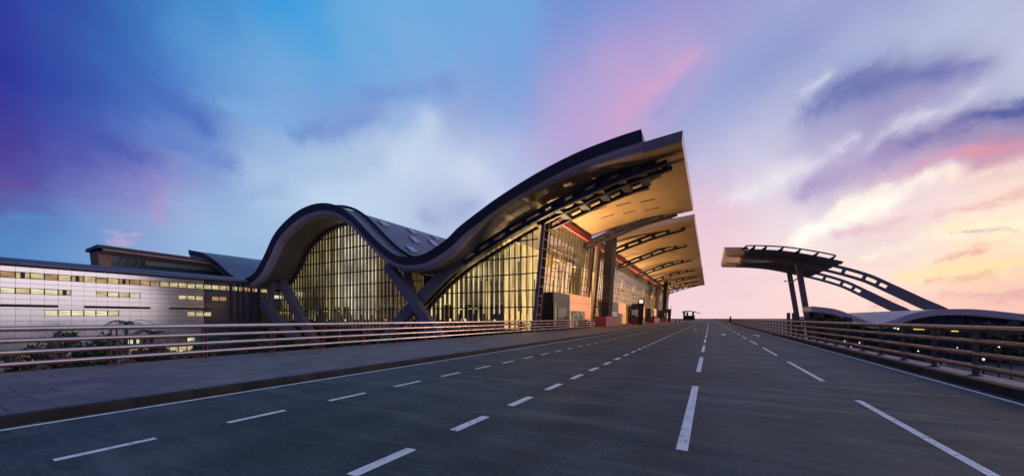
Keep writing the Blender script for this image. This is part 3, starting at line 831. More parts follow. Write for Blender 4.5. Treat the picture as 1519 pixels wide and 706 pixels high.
ladder(48.55, 50.15); ladder(73.05, 74.3); ladder(77.7, 78.95); ladder(180.1, 181.4); ladder(185.2, 186.4)
# red band under the soffit
b = MB(); b.hexa([(rx(ZT)-.25,48.45,ZT-.1),(rx(ZT)+.55,48.45,ZT-.1),(rx(ZT)+.55,235,ZT-.1),(rx(ZT)-.25,235,ZT-.1),
                 (rx(ZT)-.15,48.45,ZT+.75),(rx(ZT)+.65,48.45,ZT+.75),(rx(ZT)+.65,235,ZT+.75),(rx(ZT)-.15,235,ZT+.75)])
b.build('red_band', M['redband'], T)
# hall wall seen through the road glass, its amber light put in as emission
b = MB(); b.box(-28.6, -28.3, 50, 235, 0, 15.5); b.build('hall_side_wall', M['side_glow'], T)
y = 50.5; k = 0
while y < 118 and k < 22:
    r_ = rnd.random()
    z0 = rnd.uniform(.5, 5) ; z1 = rnd.uniform(8, 15.0)
    wd = rnd.uniform(.35, 1.0)
    b = MB(); b.box(-27.6, -27.45, y, y+wd, z0, z1)
    b.build('hall_light_panel', M['strip1'] if r_ < .25 else M['strip2'], T)
    y += rnd.uniform(2.0, 4.2); k += 1
for y in (56, 66, 90, 120, 155, 195): hall_light((-25.2, y, 7), 2500, (1, .68, .30))
# canopy columns on red plinths
for yc, wd in ((75.9, 3.3), (183.3, 3.3)):
    c = MB(); c.hexa([(-19.6,yc-wd/2,.15),(-18.2,yc-wd/2,.15),(-18.2,yc+wd/2,.15),(-19.6,yc+wd/2,.15),
                      (-18.6,yc-wd/2,18.4),(-17.0,yc-wd/2,18.4),(-17.0,yc+wd/2,18.4),(-18.6,yc+wd/2,18.4)])
    co = c.build('canopy_column', M['column'], T)
p = MB(); p.box(-18.9, -16.8, 67.6, 79.6, .152, 2.05); p.build('column_plinth', M['red'], T)
p = MB(); p.box(-18.9, -16.8, 176, 188, .152, 2.05); p.build('column_plinth', M['red'], T)
# entrance boxes along the pavement
for y0, y1, y2 in ((52.0, 59.4, 72.6), (86, 97, 108), (121, 132, 143), (156, 166, 176), (196, 206, 216)):
    v = MB(); v.box(-23.2, -20.9, y0, y1, .152, 5.7)
    vb = v.build('entrance_porch', M['porch'], T)
    d = MB(); d.box(-20.89, -20.84, y0+1.6, y1-1.8, .4, 3.4); d.build('door_glass', M['carglass'], vb)
    d = MB(); d.box(-20.93, -20.87, y0+.5, y0+1.3, .5, 4.2); d.build('lit_pane', M['strip2'], vb)
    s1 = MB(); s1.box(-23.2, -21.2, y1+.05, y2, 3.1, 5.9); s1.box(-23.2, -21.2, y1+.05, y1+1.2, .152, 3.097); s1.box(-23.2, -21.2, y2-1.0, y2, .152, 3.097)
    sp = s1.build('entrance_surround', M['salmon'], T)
    d = MB()
    yy = y1 + 1.3
    while yy < y2 - 1.6: d.box(-22.0, -21.9, yy, yy+.95, .2, 3.0); yy += 1.05
    d.build('door_glass', M['door'], sp)
    tr = MB(); tr.box(-21.19, -21.16, y1+.1, y2-.05, 4.45, 4.5); tr.build('panel_joint', M['brown'], sp)
# floodlights that wash the canopy soffits
def flood(y, z, power, x=None):
    x = rx(z) + .55 if x is None else x
    f_ = MB(); f_.box(x-.22, x+.22, y-.3, y+.3, z-.14, z+.14)
    fo = f_.build('floodlight', M['blacksteel'], T)
    ln = MB(); ln.box(x-.18, x+.18, y-.26, y+.26, z+.143, z+.16); ln.build('lens', M['lampw'], fo)
    ld = bpy.data.lights.new('flood_lamp', 'SPOT'); ld.energy = power; ld.color = (1, .68, .34); ld.spot_size = R(150); ld.spot_blend = 1; ld.shadow_soft_size = .25
    o = bpy.data.objects.new('flood_lamp', ld); S.collection.objects.link(o); o.parent = T
    o.location = Vector((x+.1, y, z+.3)) - parent_loc(T)
    o.rotation_euler = Vector((-.38, 0, -1)).to_track_quat('-Z', 'Y').to_euler()
    o.rotation_euler = Vector((.42, 0, 1)).to_track_quat('-Z', 'Y').to_euler()
for y in (55.5, 64): flood(y, 9.2, 9500)
for y in (88, 104, 122, 142, 165, 195, 220): flood(y, 9.2, 8500)

# ------------------------------------------------------------------ office block on the left
O = thing('office_block', 'long pale metal clad office block with thin lit window bands', 'office', (-87, 20, GZ))
X0 = -87.0
NC0, NC1 = -12, 27          # columns of 1.3 m, column 0 starts at Y = 12.38-1.3
YJ = lambda c: 11.08 + 1.3 * c
rows = [(8.35,9.1,'p'),(7.42,8.33,'A'),(6.72,7.40,'p'),(6.06,6.70,'p'),(5.22,6.04,'B'),(4.46,5.20,'p'),(3.70,4.44,'p'),(3.34,3.68,'C'),(2.98,3.32,'p'),
        (2.10,2.96,'D'),(1.30,2.08,'p'),(.50,1.28,'p'),(-.30,.48,'p'),(-1.1,-.32,'p'),(-1.9,-1.12,'p'),(-2.7,-1.92,'E'),(-3.5,-2.72,'p'),(-5.2,-3.52,'G'),(GZ,-5.22,'p')]
cells = {
 'A': lambda y: True, 'B': lambda y: y < 17.5 or 20.2 < y < 25.3 or 30.5 < y < 34.8 or 35.9 < y < 38.7,
 'C': lambda y: False, 'D': lambda y: 15.0 < y < 22.9 or 32.0 < y < 36.1,
 'E': lambda y: y < 9 or 22 < y < 27 or 30 < y < 33, 'G': lambda y: y < 15.5 or 24 < y < 34}
slit = lambda y: 11.0 < y < 16.4 or 18.9 < y < 26.8 or 29.4 < y < 34.3
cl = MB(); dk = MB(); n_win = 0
for z0, z1, k in rows:
    for c in range(NC0, NC1):
        ya, yb = YJ(c), YJ(c+1); ym = (ya+yb)/2
        j = rnd.uniform(-.012, .012)
        if k in 'ABDEG' and cells[k](ym):
            if c < -8: 
                cl.box(X0-.12, X0+j, ya+.012, yb-.012, z0+.01, z1-.01); continue
            wf = MB()
            wf.box(X0-.30, X0-.02, ya, ya+.05, z0, z1); wf.box(X0-.30, X0-.02, yb-.05, yb, z0, z1)
            wf.box(X0-.30, X0-.02, ya+.05, yb-.05, z0, z0+.05); wf.box(X0-.30, X0-.02, ya+.05, yb-.05, z1-.05, z1)
            dark_bit = rnd.random() < .16
            if dark_bit: wf.box(X0-.27, X0-.15, ya+.45, ya+.85, z0+.05, z1-.05)
            wo = wf.build('window', M['win_frame'], O)
            mm = rnd.choice((M['room'], M['room'], M['room_w'], M['room_w'], M['room_o'])) if k in 'BD' else rnd.choice((M['room'], M['room_o'], M['room'])) if k != 'E' else rnd.choice((M['room_w'], M['inner']))
            pm = MB(); pm.box(X0-.29, X0-.25, ya+.05, yb-.05, z0+.05, z1-.05); pm.build('pane', mm, wo)
            n_win += 1
        elif k == 'C' and slit(ym):
            continue
        else:
            (dk if ym > 34.2 else cl).box(X0-.12, X0+j, ya+.012, yb-.012, z0+.01, z1-.01)  # end panels take a darker colour that paints in the terminal's reflection
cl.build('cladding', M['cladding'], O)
dk.build('reflection_wall', mat('painted_reflection', (.16,.15,.19), .2, .7), O)['label'] = 'glossy cladding beside the terminal, coloured dark as the reflection of the terminal'
ylo, yhi = YJ(NC0), YJ(NC1)
b = MB(); b.box(X0-24, X0-.31, ylo, yhi, GZ, 9.05); b.build('wall', M['joint'], O)
for ya, yb in ((YJ(0), YJ(4)), (YJ(6), YJ(12)), (YJ(14), YJ(18))):
    b = MB(); b.box(X0-.30, X0-.10, ya+.1, yb-.1, 3.42, 3.62); b.build('louvre_slit', M['blacksteel'], O)
# metal eave that curls back into the roof
e = MB(); prof = [(X0+.30, 9.08), (X0+.55, 9.35), (X0+.35, 9.75), (X0-.6, 10.15), (X0-2.2, 10.45), (X0-6, 10.8), (X0-24, 11.0), (X0-24, 9.07), (X0-.3, 9.07)]
yy = [ylo-.2, 20, yhi]
e.sheet([[(x, y, z) for x, z in prof + prof[:1]] for y in yy], True)
for y in (yy[0], yy[-1]): e.add([(x, y, z) for x, z in prof], [tuple(range(len(prof)))])
e.build('roof', M['roof'], O)
# vertical dark fins where the block meets the terminal
for y, wd in ((38.9, .35), (40.2, .25), (41.2, .25), (42.6, .4), (44.0, .5)):
    b = MB(); b.box(X0+.02, X0+.32, y, y+wd, GZ, 8.9); b.build('wall_fin', M['dark'], O)
# bluish glazing under the roof trough
b = MB(); b.box(X0-.1, X0-.02, YJ(NC1)+.01, 60, GZ, 8.6); gz_ = b.build('side_glazing', mat('blue_glazing', (.16,.20,.24), .15, .3), O)
j = MB()
for z in (.6, 2.5, 4.4, 6.3): j.box(X0-.015, X0+.03, YJ(NC1)+.01, 60, z-.03, z+.03)
for y in (47.5, 49, 50.5, 52, 53.5): j.box(X0-.012, X0+.02, y, y+.04, GZ, 8.6)
j.build('mullions', M['mullion'], gz_)
for y0, y1, z0, m_ in ((48, 51, 2.6, 'room_o'), (47.0, 49.5, 6.2, 'room_w')):
    b = MB(); b.box(X0-.01, X0+.012, y0, y1, z0, z0+.7); b.build('pane', M[m_], gz_)
# rooftop pavilion behind the eave
P_ = MB(); xa, xb = -105.0, -99.0
for (ya, yb) in ((25.2, 62),):
    P_.hexa([(-110.2,ya,10.6),(xa-.6,ya,10.6),(xa-.6,yb,10.6),(-110.2,yb,10.6),(-110.2,ya-.3,15.0),(xa-.6,ya-.3,15.0),(xa-.6,yb,14.2),(-110.2,yb,14.2)])
pv_ = P_.build('rooftop_pavilion', mat('pavilion_glazing', (.05,.07,.10), .18, .2), O)
r_ = MB(); r_.hexa([(-110.8,24.2,15.02),(xa+1.4,24.2,15.3),(xa+1.4,62,14.5),(-110.8,62,14.22),(-110.8,24.2,15.6),(xa+1.4,24.2,15.9),(xa+1.4,62,15.1),(-110.8,62,14.8)])
r_.build('pavilion_roof', M['dark'], pv_)
r_ = MB(); r_.hexa([(xa-.55,25,14.3),(xa+1.2,25,14.98),(xa+1.2,62,14.18),(xa-.55,62,13.5),(xa-.55,25,14.6),(xa+1.2,25,15.26),(xa+1.2,62,14.46),(xa-.55,62,13.8)])
r_.build('pavilion_eave', mat('pink_lit_eave', (.50,.32,.30), .5), pv_)  # pink light on the underside is put into this colour
b = MB(); b.hexa([(-110.0,24.95,10.6),(xa-.4,24.95,10.6),(xa-.4,26.5,10.6),(-110.0,26.5,10.6),(-110.0,24.6,14.9),(xa-.4,24.6,14.9),(xa-.4,26.5,14.8),(-110.0,26.5,14.8)])
b.build('pavilion_end', M['brown'], pv_)
b = MB(); b.box(xa-.5, xa-.2, 31.5, 62, 12.9, 13.9); b.build('pavilion_band', mat('green_glazing', (.14,.20,.20), .2, .2), pv_)
for y in (27.0, 28.3, 29.6):
    b = MB(); b.bar((xa-.3, y, 10.8), (xa-.3, y+1.3, 14.6), .12, .12, (1,0,0)); b.build('pavilion_brace', M['steel'], pv_)

# ------------------------------------------------------------------ canopy over the right side of the road
C_ = thing('station_canopy', 'tall arched steel canopy on two leaning columns right of the road', 'canopy', (24, 140, GZ))
ARC_A = spline([(8.4,19.6),(11,19.3),(18,18.2),(27.5,15.0),(35.8,11.6),(41,8.3),(46.5,4.6),(51,1.6),(60,-7.5)], 6)
for yg in (131.0, 150.0):
    cur = [(x, z) for x, z in ARC_A]
    lo = cur; hi = offset_curve(cur, -2.3)
    # slotted from the canopy down to x = 41, solid below
    g2 = MB(); dd = .55
    def prism2(c0, c1):
        for yy_ in (yg-dd, yg+dd): g2.sheet([[(x, yy_, z) for x, z in c0], [(x, yy_, z) for x, z in c1]], False)
        for c in (c0, c1): g2.sheet([[(x, yg-dd, z) for x, z in c], [(x, yg+dd, z) for x, z in c]])
        for i in (0, -1): g2.quad((c0[i][0], yg-dd, c0[i][1]), (c0[i][0], yg+dd, c0[i][1]), (c1[i][0], yg+dd, c1[i][1]), (c1[i][0], yg-dd, c1[i][1]))
    k = [i for i, p in enumerate(lo) if p[0] <= 40.5][-1]
    prism2(lo[k:], hi[k:])
    prism2(lo[:k+1], offset_curve(cur, -.6)[:k+1]); prism2(offset_curve(cur, -1.65)[:k+1], hi[:k+1])
    for i in range(0, k+1, 3):
        a = Vector((lo[i][0], yg, lo[i][1])); c = Vector((hi[i][0], yg, hi[i][1]))
        g2.bar(a.lerp(c, .2), a.lerp(c, .8), 1.0, .7, (1, 0, 0))
    g2.build('arch_girder', M['steel'], C_)
for yg, xt, zt, xb_ in ((131.0, 22.1, 16.6, 25.4), (150.0, 22.9, 16.9, 26.3)):
    b = MB(); b.bar((xt, yg, zt+1), (xb_, yg, GZ), 1.25, 1.25, (0, 1, 0)); b.build('column', M['column'] if 0 else M['steel'], C_)
# louvred deck between and beyond the girders
DK = spline([(8.6,20.5),(12,20.2),(18,19.2),(24,17.5),(29.5,15.6)], 5)
y = 121.0; i = 0
lv = None
while y < 158:
    lv = MB(); y1 = y + 2.55
    tp = offset_curve(DK, -.45)
    shell(lv, tp, DK, y, y1, 1)
    lv.build('louvre_plate', M['blacksteel'] if i % 2 else M['dark'], C_)
    if y1 + .6 < 158:
        rb = MB()
        for q in range(0, len(DK), 2):
            x, z = DK[q]
            rb.box(x-.42, x+.42, y1+.003, y1+.447, z+.05, z+.4)
        rb.build('louvre_rib', M['dark'], C_)
    y += 3.0; i += 1
# lip panel at the end over the road
lp = MB()
lipT = [(3.6, 21.9), (9.4, 21.35)]; lipB = [(4.0, 20.95), (9.4, 20.45)]
shell(lp, lipT, lipB, 120.4, 159.5, 1)
lp.build('lip_panel', M['warm_soffit'] if 0 else mat('lip_metal', (.62,.44,.36), .5, .0, .06, .4), C_)
for yy_ in (131, 147):
    b = MB(); b.bar((5.2, yy_, 20.78), (9.4, yy_, 20.38), 3.6, .1); b.build('lip_slot', M['brown'], C_)
fl = MB(); fl.box(20.2, 20.8, 139.6, 140.4, 13.0, 13.3); fl.build('floodlight', M['blacksteel'], C_)  # added floodlight, put in to brighten the lip panel
fb = MB(); fb.bar((22.1, 131.4, 13.1), (22.9, 149.6, 13.1), .25, .25); fb.build('cross_beam', M['steel'], C_)
fs = MB(); fs.bar((20.8, 140, 13.1), (22.45, 140, 13.1), .15, .15); fs.build('added_light_arm', M['steel'], C_)
ld = bpy.data.lights.new('flood_lamp', 'SPOT'); ld.energy = 9000; ld.color = (1, .78, .62); ld.spot_size = R(80); ld.spot_blend = .8; ld.shadow_soft_size = .3  # spot of the added floodlight, aimed at the lip
o = bpy.data.objects.new('flood_lamp', ld); S.collection.objects.link(o); o.parent = C_  # added lamp, put in to brighten the lip panel
o.location = Vector((20.0, 140, 13.5)) - parent_loc(C_)
o.rotation_euler = (Vector((6.0, 140, 20.9)) - Vector((20.0, 140, 13.5))).to_track_quat('-Z', 'Y').to_euler()
# tilted outriggers along the near edge
tr = MB(); top_edge = offset_curve(DK, -1.15)[:-2]
DK = DK[:-2]
rail = MB()
for a, c in zip(top_edge, top_edge[1:]): rail.bar((a[0], 119.4, a[1]), (c[0], 119.4, c[1]), .3, .3)
rail.build('edge_rail', M['dark'], C_)
for q in range(0, len(DK), 3):
    x, z = DK[q]; xt, zt = top_edge[q]
    b = MB(); b.hexa([(x-1.0,119.6,z+.3),(x+.2,119.6,z+.3),(x+.2,121,z+.3),(x-1.0,121,z+.3),(xt+.0,119.3,zt),(xt+.25,119.3,zt),(xt+.25,120.6,zt-.4),(xt+.0,120.6,zt-.4)])
    b.build('outrigger', M['dark'], C_)

# ------------------------------------------------------------------ low wave-roofed station
N_ = thing('wave_roof_station', 'low station with pale wavy ribbon roof and yellow lights under it', 'station', (45, 100, GZ))
RT = spline([(19.4,4.3),(23.3,3.6),(26,2.3),(28.5,1.0),(30,.75),(31.5,1.15),(34.4,2.5),(37.2,3.25),(39.9,3.45),(43.3,3.35),(48.9,2.45),(56,1.2),(66,-.2),(78,-1.6)], 5)
ka = [i for i, p in enumerate(RT) if p[0] <= 26.05][-1]; RB_ = offset_curve(RT, 1.15)
rb = MB(); shell(rb, RT[:ka+1], RB_[:ka+1], 100, 109, 2); rb.build('roof', M['lav'], N_)
rb = MB(); shell(rb, RT[ka:], RB_[ka:], 100, 150, 4); rb.build('roof', M['lav'], N_)
xs = [19.6 + i*1.2 for i in range(48)]
gl = MB(); zb_ = lambda x: sample(sorted(offset_curve(RT, 1.15)), x) - .02
gl.sheet([[(x, 104, GZ) for x in xs], [(x, 104, max(GZ+.2, zb_(x))) for x in xs]], False)
gw = gl.build('glass_wall', mat('station_glazing', (.035,.04,.05), .25, .1, .3, .2), N_)
mu = MB()
for x in xs[::2]: mu.box(x-.06, x+.06, 103.8, 103.97, GZ, zb_(x))
mu.build('mullions', M['mullion'], gw)
for x, wd, z, m_ in ((36.2,1.6,-.6,'lampy'),(38.9,.25,-.5,'lampy'),(41.5,.9,-.9,'lampy'),(43.0,1.6,-.6,'lampy'),(33.3,.25,-.4,'lampw'),(33.8,.25,-.6,'lampw')):
    b = MB(); b.box(x, x+wd, 103.6, 103.75, z, z+.35); b.build('lit_sign', M[m_], N_)
b = MB(); b.box(19.6, 25.5, 103.1, 103.6, GZ, 1.6); b.build('end_wall', M['brown'], N_)
b = MB(); b.box(50.5, 64, 97, 99.5, GZ, -1.6); b.build('forecourt_wall', M['ledge'], N_)
for x in (21.0, 22.3):
    b = MB(); b.box(x, x+.8, 140, 141, GZ, 3.4); b.build('service_column', M['steel'], N_)

# ------------------------------------------------------------------ kerbside furniture
pg = 'dark sign pylons on the far pavement'
def pylon(x, y, h, label):
    t = thing('sign_pylon', label, 'sign pylon', (x, y, .15), pg)
    b = MB(); b.hexa([(x-.5,y-.4,.153),(x+.55,y-.4,.153),(x+.55,y+.5,.153),(x-.5,y+.5,.153),(x-.35,y-.4,.15+h),(x+.95,y-.4,.15+h),(x+.95,y+.5,.15+h),(x-.35,y+.5,.15+h)])
    b.build('body', M['column'], t)
    b = MB(); b.box(x-2.0, x-.45, y-.3, y+.2, h*.62, h*.85); hd = b.build('display_case', M['blacksteel'], t)
    b = MB(); b.box(x-1.9, x-.55, y-.33, y-.303, h*.40, h*.60); b.build('screen', M['white'], t)
    b = MB(); b.box(x-.1, x+.75, y-.43, y-.403, h*.86, h*.99); b.build('lit_cap', M['lampw'] if 0 else M['strip3'], t)
pylon(-14.9, 93, 6.2, 'nearest dark leaning sign pylon with a white screen on the pavement')
pylon(-15.2, 168, 6.6, 'farther dark sign pylon with a white screen beside the second canopy column')
def planter(x, y0, y1, label):
    t = thing('planter', label, 'planter', (x, y0, .15), 'red planters along the pavement')
    b = MB(); b.box(x-1.8, x, y0, y1, .153, 1.75); b.box(x-1.88, x+.08, y0-.08, y1+.08, 1.753, 1.9); b.build('trough', M['red'], t)
    b = MB()
    for k in range(60):
        px_, py_ = rnd.uniform(x-1.6, x-.2), rnd.uniform(y0+.2, y1-.2)
        b.quad((px_, py_, 1.9), (px_+.1, py_, 1.9), (px_+rnd.uniform(-.3,.3), py_+rnd.uniform(-.3,.3), 1.9+rnd.uniform(.3,.8)), (px_-.05, py_, 1.95))
    b.build('plants', M['tree'], t)
planter(-16.0, 97.5, 108, 'red planter just behind the nearest dark sign pylon')
planter(-16.0, 128, 142, 'smaller red planter between the two dark sign pylons')
for k, (x, y, lb) in enumerate(((-19.8, 63.8, 'dark luggage bin at the end of the pink rail'), (-17.6, 112, 'dark bin standing between the two red planters'), (-17.2, 150, 'dark bin beyond the smaller red planter'))):
    t = thing('litter_bin', lb, 'bin', (x, y, .15))
    b = MB(); b.box(x-.8, x+.8, y-.8, y+.8, .153, 1.4); b.build('body', M['blacksteel'], t)
    b = MB(); b.box(x-.88, x+.88, y-.88, y+.88, 1.403, 1.55); b.build('lid', M['column'], t)
bo = None
for k in range(9):
    y = 150 + k*19
    if bo is None:
        bo = thing('bollard', 'dark bollard in the long row on the far pavement edge', 'bollard', (-11.2, y, .15), 'bollards along the far pavement')
        b = MB(); b.tube([(-11.2,y,.153),(-11.2,y,1.05)], .22, 10); b.build('post', M['column'], bo)
        b = MB(); b.tube([(-11.2,y,1.053),(-11.2,y,1.25)], [.26,.18], 10); b.build('cap', M['blacksteel'], bo)
    else: copy_tree(bo, (-11.2, y, .15))
# far shelter
sh = thing('road_shelter', 'small far canopy with a drooping curved roof where the road ends', 'shelter', (-15, 330, .15))
cv = spline([(-20,6.6),(-17.5,7.2),(-13.5,7.1),(-10,6.5),(-7,5.3)], 4)
b = MB(); shell(b, offset_curve(cv, -.5), cv, 325, 345, 1); b.build('roof', M['steel'], sh)
for x in (-18.5, -16.2, -12.0):
    b = MB(); b.box(x-.7, x+.7, 330, 332, .153, 6.7); b.build('column', M['column'], sh)
b = MB(); b.box(-18.5, -11, 338, 340, .153, 4.0); b.build('back_wall', M['column'], sh)
# lone traffic cone-like marker post and far posts on the right kerb
t = thing('marker_post', 'dark marker post with a pale foot on the right kerb far off', 'marker post', (5.0, 118, 0))
b = MB(); b.tube([(5.0,118,.004),(5.0,118,2.3)], [.30,.16], 10); b.build('post', M['column'], t)
b = MB(); b.box(4.55, 5.45, 117.6, 118.4, .004, .35); b.build('foot', M['white'], t)

# ------------------------------------------------------------------ plants
def palm(x, y, h, label, rs):
    q = random.Random(rs)
    t = thing('palm_tree', label, 'palm tree', (x, y, GZ), 'palms in the sunken court')
    lean = q.uniform(-.4, .4)
    b = MB(); b.tube([(x+lean*k/5*.8, y, GZ + h*k/5) for k in range(6)], [.26,.22,.2,.19,.18,.2], 8); b.build('trunk', M['bark'], t)
    b = MB(); top = Vector((x+lean*.8, y, GZ+h))
    for k in range(22):
        a = k/22*6.283 + q.uniform(-.2,.2); up = q.uniform(.1, 1.3); L_ = q.uniform(1.9, 2.9)
        d = Vector((math.cos(a), math.sin(a), 0)); sd_ = Vector((-d.y, d.x, 0))
        prev = top.copy(); pts_ = []
        for s in range(7):
            u = s/6
            pts_.append(top + d*L_*u + Vector((0,0, up*u*1.6 - 2.1*u*u)))
        for s in range(6):
            p0, p1 = pts_[s], pts_[s+1]; wl = .5*(1-s/7)
            for sg in (-1, 1):
                for w2 in (.25, .75):
                    pp = p0.lerp(p1, w2)
                    b.add([pp, pp + (p1-p0)*.25, pp + sd_*sg*wl + (p1-p0)*.5 - Vector((0,0,.22))], [(0,1,2)])
    b.build('crown', M['tree'], t)
def bush_tree(x, y, h, rad, label, m, rs, nm='tree', group='small trees in the sunken court'):
    q = random.Random(rs)
    t = thing(nm, label, 'tree', (x, y, GZ), group)
    b = MB(); b.tube([(x,y,GZ),(x+.1,y,GZ+h*.35),(x+.05,y+.1,GZ+h*.6)], [.2,.15,.08], 7)
    for k in range(5):
        a = k*1.3; b.tube([(x+.1,y,GZ+h*.35),(x+math.cos(a)*rad*.5,y+math.sin(a)*rad*.5,GZ+h*.65)], [.09,.03], 5)
    b.build('trunk', M['bark'], t)
    b = MB(); cl_ = [(Vector((q.gauss(0,.45)*rad, q.gauss(0,.45)*rad, GZ+h*q.uniform(.4,.95)-0)), q.uniform(.25,.5)*rad) for _ in range(14)]
    for k in range(1900):
        c, r0 = q.choice(cl_); d = Vector((q.gauss(0,1), q.gauss(0,1), q.gauss(0,1))).normalized()
        p = Vector((x, y, 0)) + c + d*r0*q.uniform(.6,1.05); s = q.uniform(.15,.32)
        e1 = Vector((q.gauss(0,1), q.gauss(0,1), q.gauss(0,1))).normalized()*s; e2 = d.cross(e1).normalized()*s*.6
        b.add([p-e1, p+e2, p+e1, p-e2], [(0,1,2,3)])
    b.build('crown', m, t)
palm(-70.5, 19.2, 7.6, 'palm whose fronds rise just above the top of the pink rail', 1)
palm(-66.5, 20.5, 6.3, 'lower palm beside the one that tops the pink rail', 2)
palm(-60, 25.5, 5.2, 'dark palm in front of the darker end of the office block', 3)
palm(-72, 29, 5.4, 'palm near the office wall below the short lit windows', 4)
bush_tree(-58, 5.5, 6.2, 2.6, 'broad dark green tree near the office block, leftmost behind the rail', M['tree'], 11)
bush_tree(-56.5, 9.5, 6.0, 2.4, 'rusty leaved tree beside the broad dark green one', M['tree2'], 12)
bush_tree(-60, 13.5, 6.4, 2.6, 'dense dark tree between the rusty tree and the palms', M['tree'], 13)
bush_tree(-66, 38, 4.4, 2.0, 'small dark tree at the foot of the sloping legs', M['tree'], 14)
for k, (x, y, h, rad, lb) in enumerate((
    (-50, 2.0, 5.6, 2.2, 'small dark tree at the left edge, nearest to the rail'), (-53, 17, 5.6, 2.3, 'round dark tree between the rail and the tallest palm'),
    (-55, 21.5, 5.0, 2.2, 'low dark tree right of the tallest palm'), (-58, 30, 5.2, 2.2, 'dark tree before the darker end of the office block'),
    (-54, 34, 4.8, 2.0, 'low round tree left of the sloping legs'), (-48, 38, 5.0, 2.1, 'low round tree in front of the arched glass wall'), (-42, 40, 5.2, 2.0, 'low round tree in front of the crossing legs'))):
    bush_tree(x, y, h, rad, lb, M['tree2'] if k % 3 == 1 else M['tree'], 60+k)
hb = thing('hedge', 'long low dark hedge at the foot of the office block', 'hedge', (-78, 25, GZ))
b = MB(); q = random.Random(5)
for k in range(2600):
    p = Vector((q.uniform(-79,-77.4), q.uniform(-2,46), GZ + q.uniform(.1,1.5+.5*math.sin(k)))); s = q.uniform(.1,.22)
    e1 = Vector((q.gauss(0,1), q.gauss(0,1), q.gauss(0,1))).normalized()*s; e2 = e1.cross(Vector((q.gauss(0,1),q.gauss(0,1),q.gauss(0,1)))).normalized()*s
    b.add([p-e1, p+e2, p+e1, p-e2], [(0,1,2,3)])
b.build('foliage', M['tree'], hb)
for k, (x, y, h, rad, lb) in enumerate((
    (38.5, 84, 7.0, 2.4, 'dark tree in front of the left yellow light of the station'), (47.0, 80, 6.6, 2.6, 'dark tree in front of the right end of the station'),
    (33.5, 92, 6.4, 2.0, 'slim dark tree under the dip of the ribbon roof'), (21.2, 99, 9.4, 1.9, 'tree against the brown end wall of the station'), (23.6, 98, 8.6, 1.7, 'smaller tree beside the one at the brown end wall'),
    (52.0, 70, 6.4, 2.4, 'dark tree on the right edge behind the bronze rail'))):
    bush_tree(x, y, h, rad, lb, M['tree'], 30+k, group='trees before the station')

# ------------------------------------------------------------------ car park lamps and cars
def street_lamp(x, y, h, label):
    t = thing('street_lamp', label, 'street lamp', (x, y, GZ), 'lamps in the car park')
    b = MB(); b.tube([(x,y,GZ),(x,y,GZ+h)], [.09,.06], 8); b.build('pole', M['dark'], t)
    b = MB(); b.tube([(x,y,GZ+h),(x,y,GZ+h+.06),(x,y,GZ+h+.16),(x,y,GZ+h+.2)], [.03,.085,.085,.03], 10); b.build('lamp_head', M['lampw'], t)
LB = ['leftmost lit lamp seen through the bronze rail', 'second lit lamp from the left behind the bronze rail', 'lit lamp below the dip of the ribbon roof', 'lit lamp left of the yellow station lights',
      'lit lamp below the left yellow station light', 'lit lamp below the right yellow station light', 'lit lamp second from the right behind the bronze rail', 'rightmost lit lamp behind the bronze rail']
import itertools
for (px, py), lb in zip(((1253,505),(1275,507),(1312,506),(1346,511),(1388,503),(1396,531),(1459,531),(1482,513)), LB):
    z = GZ + 4.7; d = F_PX*(1.7-z)/(py-472); u = (px-759.5)*d/F_PX
    street_lamp(u*math.cos(YAW)-d*math.sin(YAW), u*math.sin(YAW)+d*math.cos(YAW), 4.5, lb)
for k, (px, py, zl) in enumerate(((1241,500,3.2),(1262,514,3.0),(1290,497,3.0),(1300,518,3.2),(1333,498,2.6),(1362,520,3.4),(1372,505,2.8),(1420,515,3.0),(1441,505,2.6),(1500,530,3.4))):
    z = GZ + zl + .15; d = F_PX*(1.7-z)/(py-472); u = (px-759.5)*d/F_PX
    street_lamp(u*math.cos(YAW)-d*math.sin(YAW), u*math.sin(YAW)+d*math.cos(YAW), zl, 'small low path lamp glowing faintly behind the bronze rail')
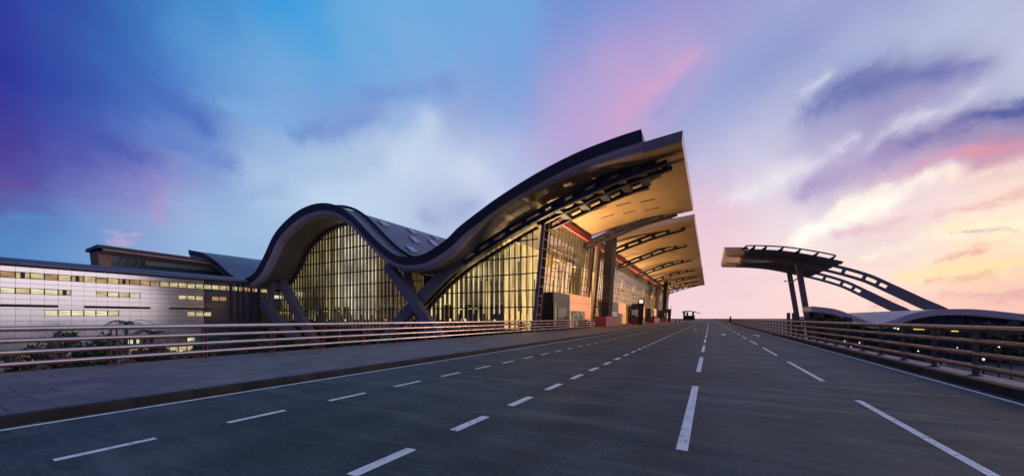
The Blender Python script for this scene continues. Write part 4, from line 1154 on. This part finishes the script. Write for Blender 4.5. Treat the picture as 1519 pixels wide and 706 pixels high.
def car(x, y, rz, body_m, label, group, tail=False):
    t = thing('parked_car', label, 'car', (0,0,0), group)
    sec = [(-2.15,.35,.55,.78),(-2.1,.30,.78,.84),(-1.3,.28,.88,.86),(.9,.28,.92,.87),(1.9,.28,.84,.84),(2.15,.35,.62,.78)]
    b = MB()
    rws = [[(X, -w, z0), (X, -w*.98, z1*.8), (X, -w*.9, z1), (X, w*.9, z1), (X, w*.98, z1*.8), (X, w, z0), (X, -w, z0)] for X, z0, z1, w in sec]
    b.sheet(rws); 
    for e_ in (0, -1): b.add(rws[e_][:6], [tuple(range(6))])
    b.build('body', body_m, t)
    c = MB(); c.hexa([(-1.5,-.78,.86),(1.75,-.78,.86),(1.75,.78,.84),(-1.5,.78,.86),(-.75,-.6,1.40),(1.2,-.6,1.40),(1.2,.6,1.40),(-.75,.6,1.40)])
    cb = c.build('cabin', M['carglass'], t)
    rf = MB(); rf.box(-.72, 1.17, -.58, .58, 1.403, 1.45); rf.build('roof', body_m, t)
    for X in (-1.35, 1.35):
        for yy_ in (-.8, .8):
            w_ = MB(); w_.tube([(X, yy_-.1, .32), (X, yy_+.1, .32)], .32, 14); w_.build('wheel', M['tyre'], t)
    for yy_ in (-.6, .6):
        l_ = MB(); l_.box(-2.19, -2.14, yy_-.17, yy_+.17, .58, .72); l_.build('headlight', M['lampw'] if not tail else M['white'], t)
        l_ = MB(); l_.box(2.14, 2.19, yy_-.17, yy_+.17, .6, .75); l_.build('tail_light', M['tail'], t)
    t.location = (x, y, GZ); t.rotation_euler = (0, 0, rz)
    return t
GC = 'cars parked below the road'
silver = mat('silver_paint', (.50,.50,.53), .3, .6); darkp = mat('dark_paint', (.05,.05,.07), .25, .4); redp = mat('red_paint', (.35,.03,.03), .3, .1)
car(-74, 20.5, R(90), redp, 'red car parked near the palms below the pink rail', GC)
car(-72.5, 9.0, R(100), M['white'], 'white car parked behind the broad dark tree', GC)
spots = [(26,42,'white'),(29,43,'silver'),(32,44,'dark'),(35,45,'white'),(38.2,46,'white'),(24,58,'silver'),(28,59,'white'),(32,60,'dark'),(36,61,'silver'),(40,62,'white'),(22,76,'white'),(26,77,'dark'),(30,78,'silver'),(21,32,'white'),(24.5,33,'silver'),(28,34,'white')]
rown = {42:'middle',58:'second',76:'far',32:'near'}
protos = {'white': M['white'], 'silver': silver, 'dark': darkp}
made = {}
names = {}
for i, (x, y, cc) in enumerate(spots):
    lb = f"{cc} car in the car park right of the road"
    if cc in made: o = copy_tree(made[cc], (x, y, GZ), R(75) + .05*(i % 3), lb)
    else:
        o = car(x, y, R(75), protos[cc], lb, f"{cc} cars in the car park"); made[cc] = o
# low boundary wall of the car park
lw = thing('boundary_wall', 'pale low boundary wall across the car park behind the bronze rail', 'wall', (30, 50, GZ))
b = MB(); b.bar((14, 51, GZ+.6), (60, 51, GZ+.6), .3, 1.2); b.build('wall', M['ledge'], lw)
b = MB(); b.bar((14, 51, GZ+1.26), (60, 51, GZ+1.26), .42, .12); b.build('coping', M['lav'], lw)
